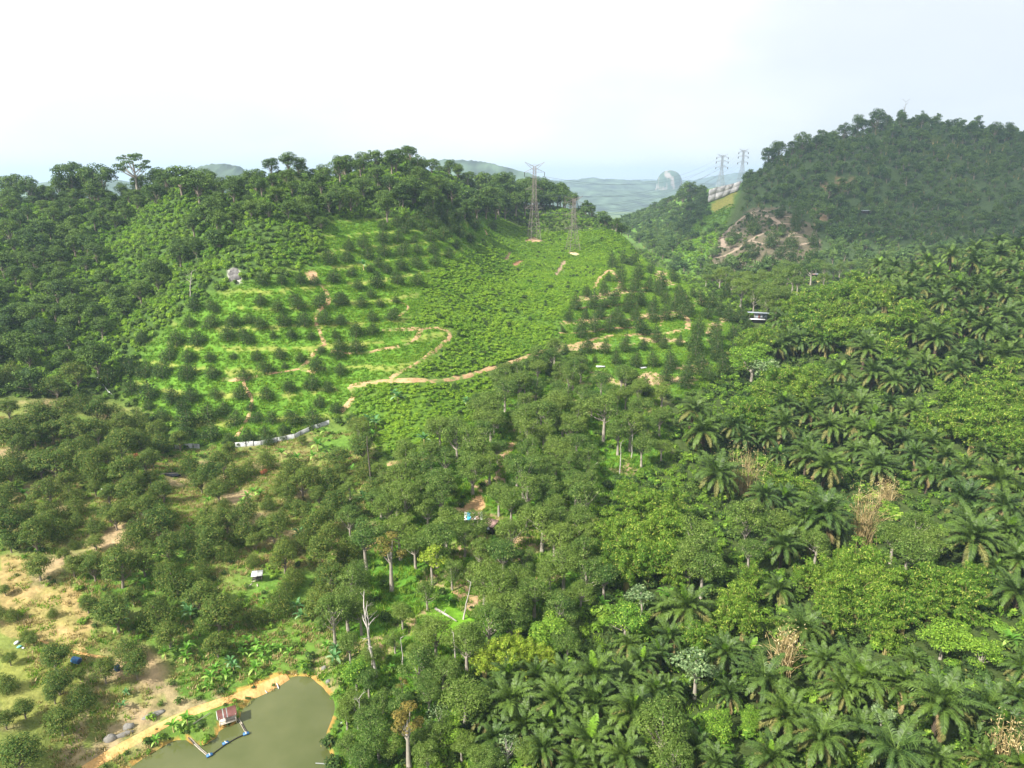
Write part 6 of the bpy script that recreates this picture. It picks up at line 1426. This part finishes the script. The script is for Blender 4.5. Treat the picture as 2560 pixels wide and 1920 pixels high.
# the house above the palms
h = hit(1898, 806, .5); e = empty('house', (h[0], h[1] + 3, float(hgt(h[0], h[1] + 3)) - .3), R(-14), 1); k_ = h[3] / FPX
Wd = 46 * k_
ob('plinth', MB().box((0, 0, .6), (Wd, 5.6, 2.0)).mesh('plinth', 'darkwall'), e); ob('terrace_slab', MB().box((-.6, -2.9, 1.7), (Wd * .86, 2.4, .35)).mesh('terrace_slab', 'white'), e)
ob('wall', MB().box((Wd * .14, .4, 3.1), (Wd * .66, 4.2, 2.7)).mesh('wall', 'greywall'), e)
w1 = ob('window', MB().box((Wd * .27, -1.76, 3.2), (1.1, .1, 1.3)).mesh('window', 'window'), e); ob('frame', MB().box((Wd * .27, -1.72, 3.2), (1.3, .08, 1.5)).mesh('frame', 'white'), w1)
ob('door', MB().box((Wd * .06, -1.76, 2.9), (1.0, .1, 2.1)).mesh('door', 'door'), e)
for px_ in (-.45, -.2): ob('post', MB().box((px_ * Wd, -2.2, 3.1), (.16, .16, 2.8)).mesh('post', 'plank'), e)
sheetroof(e, Wd * 1.12, 6.4, 4.75, -.06, [(.25, 'zinc')] * 4)
tag(e, 'single-storey grey house with flat pale metal roof above the palms', 'house')
h = hit(*at((865, 1168), O3)); e = empty('hut', h[:3], .2, 1); ob('wall', MB().box((0, 0, 1.2), (4, 3, 2.4)).mesh('wall', 'darkwall'), e); sheetroof(e, 6.5, 4.5, 2.8, .05, [(.5, 'brownsheet'), (.5, 'zinc')]); tag(e, 'tiny flat-roofed hut by the yellow field at the foot of the right hill', 'hut')
h = hit(*at((1190, 762), O3), 3); e = empty('hut', (h[0], h[1], float(hgt(h[0], h[1])) + 4), .2, 1); ob('wall', MB().box((0, 0, 1.2), (6, 3, 2.4)).mesh('wall', 'darkwall'), e); sheetroof(e, 8, 4.5, 2.8, .05, [(.5, 'zinc'), (.5, 'zinc')]); tag(e, 'small grey roof half hidden in the forest of the right hill', 'hut')

# ------------------------------------------------------------------ pond pen, pipes, bits and pieces
PZ = lambda x, y: onplane(450 + x / 5.53, 1660 + y / 5.53, WZ + .1)
pen = empty('fish_pen', (*PZ(400, 1280), WZ + .12), 0, 1); b0 = np.array(pen.location)
pp = [PZ(60, 960), PZ(200, 1110), PZ(260, 1170), PZ(395, 1285), PZ(640, 1105), PZ(790, 1020), PZ(930, 960), PZ(860, 830), PZ(800, 740)]
for i, (a, b_) in enumerate(zip(pp[:-1], pp[1:])):
    A_ = np.array([a[0], a[1], b0[2]]) - b0; B_ = np.array([b_[0], b_[1], b0[2]]) - b0
    ob('pole', MB().tube([A_, B_], [.10, .08], 6).mesh('pole', 'plank' if i in (1, 2, 7) else 'pole'), pen)
    d = unit(B_ - A_); nn = np.array([-d[1], d[0], 0]) * .22
    if i in (0, 1, 2, 6, 7): ob('pole', MB().tube([A_ + nn, B_ + nn], [.05, .06], 5).mesh('pole', 'plank'), pen)
    ob('net', MB().add([A_ - [0, 0, .02], B_ - [0, 0, .02], B_ - [0, 0, .5], A_ - [0, 0, .5]], [(0, 1, 2, 3)]).mesh('net', 'navy'), pen)
for (fx_, fy_), a in (((410, 1268), .7), ((630, 1100), .7), ((915, 970), .45)):
    c = np.array([*PZ(fx_, fy_), b0[2]]) - b0
    fl_ = ob('float', MB().box((0, 0, .1), (.95, .45, .28)).mesh('float', 'bluefloat'), pen, loc=c, rot=(0, 0, a)); ob('strap', MB().box((0, 0, .29), (.12, .6, .05)).mesh('strap', 'white'), fl_)
ob('post', MB().tube([np.array([*PZ(620, 1050), b0[2] - .3]) - b0, np.array([*PZ(660, 1130), b0[2] + .6]) - b0], [.035, .035], 5).mesh('post', 'white'), pen)
tag(pen, 'floating pen of poles and net with blue floats in the pond', 'fish pen')
for i, (a, b_, lb) in enumerate([((1155, 360), (1205, 400), 'white pipe poking from the bank, middle of the three'), ((1340, 290), (1365, 340), 'short white pipe nearest the head of the pond'), ((805, 535), (845, 585), 'white pipe behind the maroon-roofed hut'), ((1875, 1370), (2045, 1382), 'long white board floating at the right bank of the pond'), ((1955, 1095), (2090, 1170), 'thin brown stick in the water at the right bank')]):
    A_, B_ = PZ(*a), PZ(*b_); z0 = WZ + (.45 if i < 3 else .08)
    o = ob('pipe' if i < 3 else 'driftwood', MB().tube([(0, 0, 0), (B_[0] - A_[0], B_[1] - A_[1], -.35 if i < 3 else 0)], [.1, .1] if i != 4 else [.06, .03], 8).mesh('pipe', 'white' if i < 4 else 'plank'), loc=(A_[0], A_[1], z0)); tag(o, lb, 'pipe' if i < 3 else 'driftwood')
a, b_ = hit(450 + 180 / 5.53, 1660 + 850 / 5.53), hit(450 + 420 / 5.53, 1660 + 700 / 5.53)
tag(ob('wooden_rail', MB().tube([(0, 0, .3), (b_[0] - a[0], b_[1] - a[1], b_[2] - a[2] + .35)], [.09, .07], 6).mesh('wooden_rail', 'plank'), loc=a[:3]), 'long grey pole lying on the bank left of the maroon-roofed hut', 'pole')

def rockmesh(seed, sx, sy, sz):
    rng = np.random.default_rng(seed); V = []; k, j = 10, 6
    for a in range(j):
        ph = -.5 + 2.0 * a / (j - 1)
        for i in range(k):
            an = i / k * 6.283; r = 1 + rng.normal() * .09; V.append((math.cos(an) * math.cos(ph) * sx * r, math.sin(an) * math.cos(ph) * sy * r, math.sin(ph) * sz * r))
    I = np.arange(k * j).reshape(j, k); Q = np.stack([I[:-1], np.roll(I, -1, 1)[:-1], np.roll(I, -1, 1)[1:], I[1:]], -1).reshape(-1, 4)
    T = [(I[-1, 0], I[-1, i], I[-1, i + 1]) for i in range(1, k - 1)]
    return MB().add(V, Q, T).mesh('boulder', 'rock')
for i, (cx, cy, sx, sy, sz, lb) in enumerate([(705, 1460, 1.0, .75, .7, 'dark rounded boulder lowest in the row beside the clay path'), (825, 1385, .95, .7, .7, 'grey boulder at the upper end of the row beside the clay path'), (790, 1435, 1.6, .45, .45, 'long flat grey boulder between the two rounded ones'), (985, 1305, 1.9, .6, .35, 'flat grey slab half buried above the clay path'), (2085, 1005, .6, .5, .5, 'tan boulder in the greenery above the head of the pond'), (2110, 1090, .5, .4, .4, 'small tan rock at the far water edge')]):
    h = hit(*at((cx, cy), OB)); tag(ob('boulder', rockmesh(i, sx, sy, sz), loc=(h[0], h[1], h[2]), rot=(0, 0, .6)), lb, 'boulder')
# blue barrel, bags, tarpaulin, slabs
h = hit(*at((493, 970), OB)); e = empty('water_barrel', (h[0], h[1], h[2] + .55), 0, 1); e.rotation_euler = (R(90), 0, R(70))
ob('drum', MB().tube([(0, 0, -.75), (0, 0, -.7), (0, 0, -.25), (0, 0, -.2), (0, 0, .25), (0, 0, .3), (0, 0, .7), (0, 0, .75)], [.5, .56, .56, .59, .59, .56, .56, .5], 14).mesh('drum', 'bluefloat'), e); ob('lid', MB().tube([(0, 0, .75), (0, 0, .82)], [.46, .44], 14).mesh('lid', 'navy'), e); tag(e, 'dark blue barrel lying in the shade of an orchard tree', 'barrel')
h = hit(*at((755, 1018), OB)); e = empty('water_barrel', (h[0], h[1], h[2]), 0, 1); ob('drum', MB().tube([(0, 0, 0), (0, 0, .1), (0, 0, .85), (0, 0, .95)], [.42, .48, .48, .42], 14).mesh('drum', 'navy'), e); ob('lid', MB().tube([(0, 0, .95), (0, 0, 1.02)], [.38, .36], 14).mesh('lid', 'navy'), e); tag(e, 'navy upright barrel in deep shade between two orchard trees', 'barrel')
def bag(cx, cy, o, m, s_, lb, seed):
    h = hit(*at((cx, cy), o)); rng = np.random.default_rng(seed); V = []
    for a in range(5):
        f = a / 4; r = (.5 + .5 * math.sin(math.pi * min(1, f * .85 + .15))) * (1 - .6 * (a == 4))
        for i in range(9): an = i / 9 * 6.283; V.append((math.cos(an) * s_ * r * (1 + rng.normal() * .08), math.sin(an) * s_ * .7 * r, f * s_ * .8))
    I = np.arange(45).reshape(5, 9); Q = np.stack([I[:-1], np.roll(I, -1, 1)[:-1], np.roll(I, -1, 1)[1:], I[1:]], -1).reshape(-1, 4)
    tag(ob('sack', MB().add(V, Q, [(36, 36 + i, 37 + i) for i in range(1, 8)]).mesh('sack', m), loc=h[:3], rot=(0, 0, rng.random() * 3)), lb, 'sack')
bag(108, 845, OB, 'white', .55, 'white sack, largest of the litter by the two small trees on the left', 1); bag(125, 870, OB, 'teal', .45, 'pale teal sack just below the white one', 2); bag(150, 877, OB, 'white', .3, 'small white sack next to the teal one', 3)
bag(655, 1040, O4, 'white', .4, 'white sack on bare soil under the left orchard', 4); bag(2200, 1362, OB, 'white', .4, 'white sack in the bushes at the right edge of the pond', 5); bag(1160, 880, OB, 'white', .22, 'small white scrap among the banana plants', 6)
for i, (cx, cy, w_, lb) in enumerate([(1675, 255, 3.6, 'white slab on the green ground, left of two'), (1950, 262, 2.6, 'tilted white slab on the green ground, right of two')]):
    h = hit(*at((cx, cy), O5)); e = empty('water_tray', h[:3], .2 * i, 1); ob('slab', MB().box((0, 0, .55), (w_, 1.6, .25)).mesh('slab', 'white'), e)
    for s_ in (-1, 1): ob('leg', MB().box((s_ * w_ * .4, 0, .2), (.2, 1.2, .6)).mesh('leg', 'concrete'), e)
    tag(e, lb, 'slab')
h = hit(*at((1095, 938), O4), .5); e = empty('tarpaulin_heap', (h[0], h[1], float(hgt(h[0], h[1]))), .1, 1)
ob('cover', rockmesh(31, 2.6, .9, .9), e); e.children[0].data = e.children[0].data.copy(); e.children[0].data.materials.clear(); e.children[0].data.materials.append(M['tarp'])
ob('pole', MB().tube([(-2.4, -.7, .9), (2.4, -.7, .95)], [.05] * 2, 5).mesh('pole', 'plank'), e); tag(e, 'black tarpaulin heap at the foot of the bank under the sheet fence', 'tarpaulin')

# grey rock scar on the hillside
h = hit(*at((1508, 1150), O1)); hb = hit(*at((1508, 1190), O1))
k = 11; V = []
for j in range(k):
    for i in range(k):
        a_, b__ = (i / (k - 1) - .5) * 2, (j / (k - 1) - .5) * 2; rr = math.sqrt(a_ * a_ + b__ * b__) + 1e-6; q_ = max(abs(a_), abs(b__)) / rr
        an = math.atan2(b__, a_); wob = .72 + .5 * float(vnoise(np.array(math.cos(an) * 2 + 5), np.array(math.sin(an) * 2 + 5), .8, 3)); inn = max(abs(a_), abs(b__)) < .95
        p = hit(*at((1508 + 46 * a_ * q_ * wob, 1150 + 54 * b__ * q_ * wob), O1)); V.append((p[0] - h[0], p[1] - h[1] - (RNG.random() * 1.1 if inn else -.6), p[2] - h[2] + (.15 if inn else -.6)))
I = np.arange(k * k).reshape(k, k); Q = np.stack([I[:-1, :-1], I[1:, :-1], I[1:, 1:], I[:-1, 1:]], -1).reshape(-1, 4)
tag(ob('rock_face', MB().add(V, Q).mesh('rock_face', mat('pale_rock', (.115, .11, .105), .95, var=.55, vscale=.5, bump=.6)), loc=h[:3]), 'bare grey rock face showing through the left hillside scrub', 'rock face')

# ------------------------------------------------------------------ cloud that shades the right hill, smoke, haze
def cloud(cx, cy, cz, rx, ry, rz, seed):
    rng = np.random.default_rng(seed); bm_ = MB(); k, j = 40, 20; V = []
    for a in range(j):
        ph = -math.pi / 2 + math.pi * a / (j - 1)
        for i in range(k):
            an = i / k * 6.2832; d = np.array([math.cos(an) * math.cos(ph), math.sin(an) * math.cos(ph), math.sin(ph)])
            n_ = float(fbm(np.array(d[0] * 2 + seed), np.array(d[1] * 2 + d[2] * 1.3), .9, seed, 4)); V.append(d * [rx, ry, rz] * (.62 + .7 * n_))
    I = np.arange(k * j).reshape(j, k); Q = np.stack([I[:-1], np.roll(I, -1, 1)[:-1], np.roll(I, -1, 1)[1:], I[1:]], -1).reshape(-1, 4)
    m = bpy.data.materials.new('cloud'); m.use_nodes = True; t = m.node_tree; b = t.nodes['Principled BSDF']; b.inputs['Base Color'].default_value = (.9, .9, .9, 1); b.inputs['Roughness'].default_value = 1
    b.inputs['Specular IOR Level'].default_value = 0; b.inputs['Alpha'].default_value = .42
    tag(ob('cloud', MB().add(V, Q).mesh('cloud', m, True), loc=(cx, cy, cz)), kind='stuff')
hc_ = Vector((330 * S, 500 * S, 100 * S)); tt = 1500; cc_ = hc_ + SUN * tt
cloud(cc_.x, cc_.y, cc_.z, 330 * 1.15, 300 * 1.15, 110, 3)

hm = bpy.data.materials.new('haze_air'); hm.use_nodes = True; t = hm.node_tree; t.nodes.clear()
o_ = t.nodes.new('ShaderNodeOutputMaterial'); pv = t.nodes.new('ShaderNodeVolumePrincipled'); pv.inputs['Color'].default_value = (.58, .79, 1.0, 1); pv.inputs['Density'].default_value = 1.35e-4; pv.inputs['Anisotropy'].default_value = .2
t.links.new(pv.outputs[0], o_.inputs['Volume'])
hz_ = ob('haze', MB().box((0, 6500, 170), (21000, 18000, 420)).mesh('haze', hm)); tag(hz_, kind='stuff')

# ------------------------------------------------------------------ labels: which one it is, from what stands nearest
LM = [(700, 1790, 'the pond'), (567, 1781, 'the maroon-roofed hut'), (1188, 1288, 'the blue-striped shed roof'), (500, 1112, 'the short sheet fence'), (700, 1085, 'the long white fence'), (643, 1437, 'the white-roofed shelter'), (1901, 790, 'the grey house'),
      (1335, 560, 'the brown pylon'), (1430, 600, 'the grey-green pylon'), (1855, 1180, 'the left dry bamboo'), (2150, 1280, 'the bare tan bamboo'), (1157, 1500, 'the leaning dead trunk'), (938, 1600, 'the twisted dead tree'), (1136, 835, 'the hairpin bend'),
      (588, 690, 'the grey rock face'), (1290, 1640, 'the yellow bamboo'), (1950, 620, 'the far terraced clearing'), (2258, 270, 'the leafless hilltop tree'), (150, 1520, 'the straw-coloured clearing'), (1502, 920, 'the left white slab'), (1608, 922, 'the tilted white slab'),
      (970, 1430, 'the orange-leaved tree'), (820, 740, 'the steep bare footpath'), (1035, 765, 'the short dirt spur'), (1218, 575, 'the bare soil by the track end'), (190, 1652, 'the lying blue barrel'), (430, 1185, 'the black tarpaulin'), (310, 1840, 'the row of boulders'),
      (350, 390, 'the tallest ridge tree'), (1740, 810, 'the orange road cutting'), (2350, 1745, 'the largest palm'), (2160, 1690, 'the palm with an upright light frond'), (1550, 1175, 'the tall bare pale trunk'), (1640, 1000, 'the lit grass strip'), (1950, 1410, 'the old spreading tree'),
      (2210, 1480, 'the broad bamboo mound'), (2450, 1040, 'the upper bamboo mound'), (1900, 970, 'the bamboo left of the upper palms'), (2360, 760, 'the yellow-skirted palm'), (2060, 800, 'the bamboo under the far palms'), (595, 950, 'the left fork of the footpath'), (640, 1010, 'the lower end of the footpath'),
      (2500, 1500, 'the palm at the right border'), (2500, 560, 'the hazy skyline'), (1020, 390, 'the round green summit'), (700, 430, 'the left grassy knoll'), (60, 700, 'the dark left forest'), (270, 900, 'the shady gully'), (1600, 1400, 'the feathery bamboo slope'), (1690, 1790, 'the low palm group'), (1130, 1870, 'the twiggy grey trees')]
ORD = ['nearest', 'second', 'third', 'fourth', 'fifth', 'sixth', 'seventh', 'eighth', 'ninth', 'tenth', 'eleventh', 'twelfth', 'thirteenth', 'fourteenth', 'fifteenth', 'sixteenth', 'seventeenth', 'eighteenth', 'nineteenth', 'twentieth'] + ['twenty-' + q for q in ('first', 'second', 'third', 'fourth', 'fifth', 'sixth', 'seventh', 'eighth', 'ninth')] + ['thirtieth'] + ['thirty-' + q for q in ('first', 'second', 'third', 'fourth', 'fifth', 'sixth', 'seventh', 'eighth', 'ninth')]
buck = {}
for e, noun, u, v, adj, group, cat, wpx in REG:
    j = min(range(len(LM)), key=lambda j: (LM[j][0] - u) ** 2 + (LM[j][1] - v) ** 2); du, dv = u - LM[j][0], v - LM[j][1]
    dr = ('above' if dv < 0 else 'below') if abs(dv) > abs(du) else ('left of' if du < 0 else 'right of')
    big = 'large ' if wpx > 95 else ''
    buck.setdefault((noun, j, dr, adj), []).append((du * du + dv * dv, e, group, cat))
for (noun, j, dr, adj), l_ in buck.items():
    l_.sort(key=lambda q: q[0])
    for i, (_, e, group, cat) in enumerate(l_):
        n_ = len(l_); where = f'{dr} {LM[j][2]}'
        lab = f'{adj} {noun} {where}' if n_ == 1 else (f'{adj} {noun} nearest {where}' if i == 0 else f'{adj} {noun}, {ORD[min(i, 38)]} away {where}')
        w_ = lab.split()
        if len(w_) > 16: lab = ' '.join(w_[:16])
        tag(e, lab, cat, group)
print('things', len(REG), 'objects', len(bpy.data.objects), 'tris', sum(len(m.polygons) for m in bpy.data.meshes))
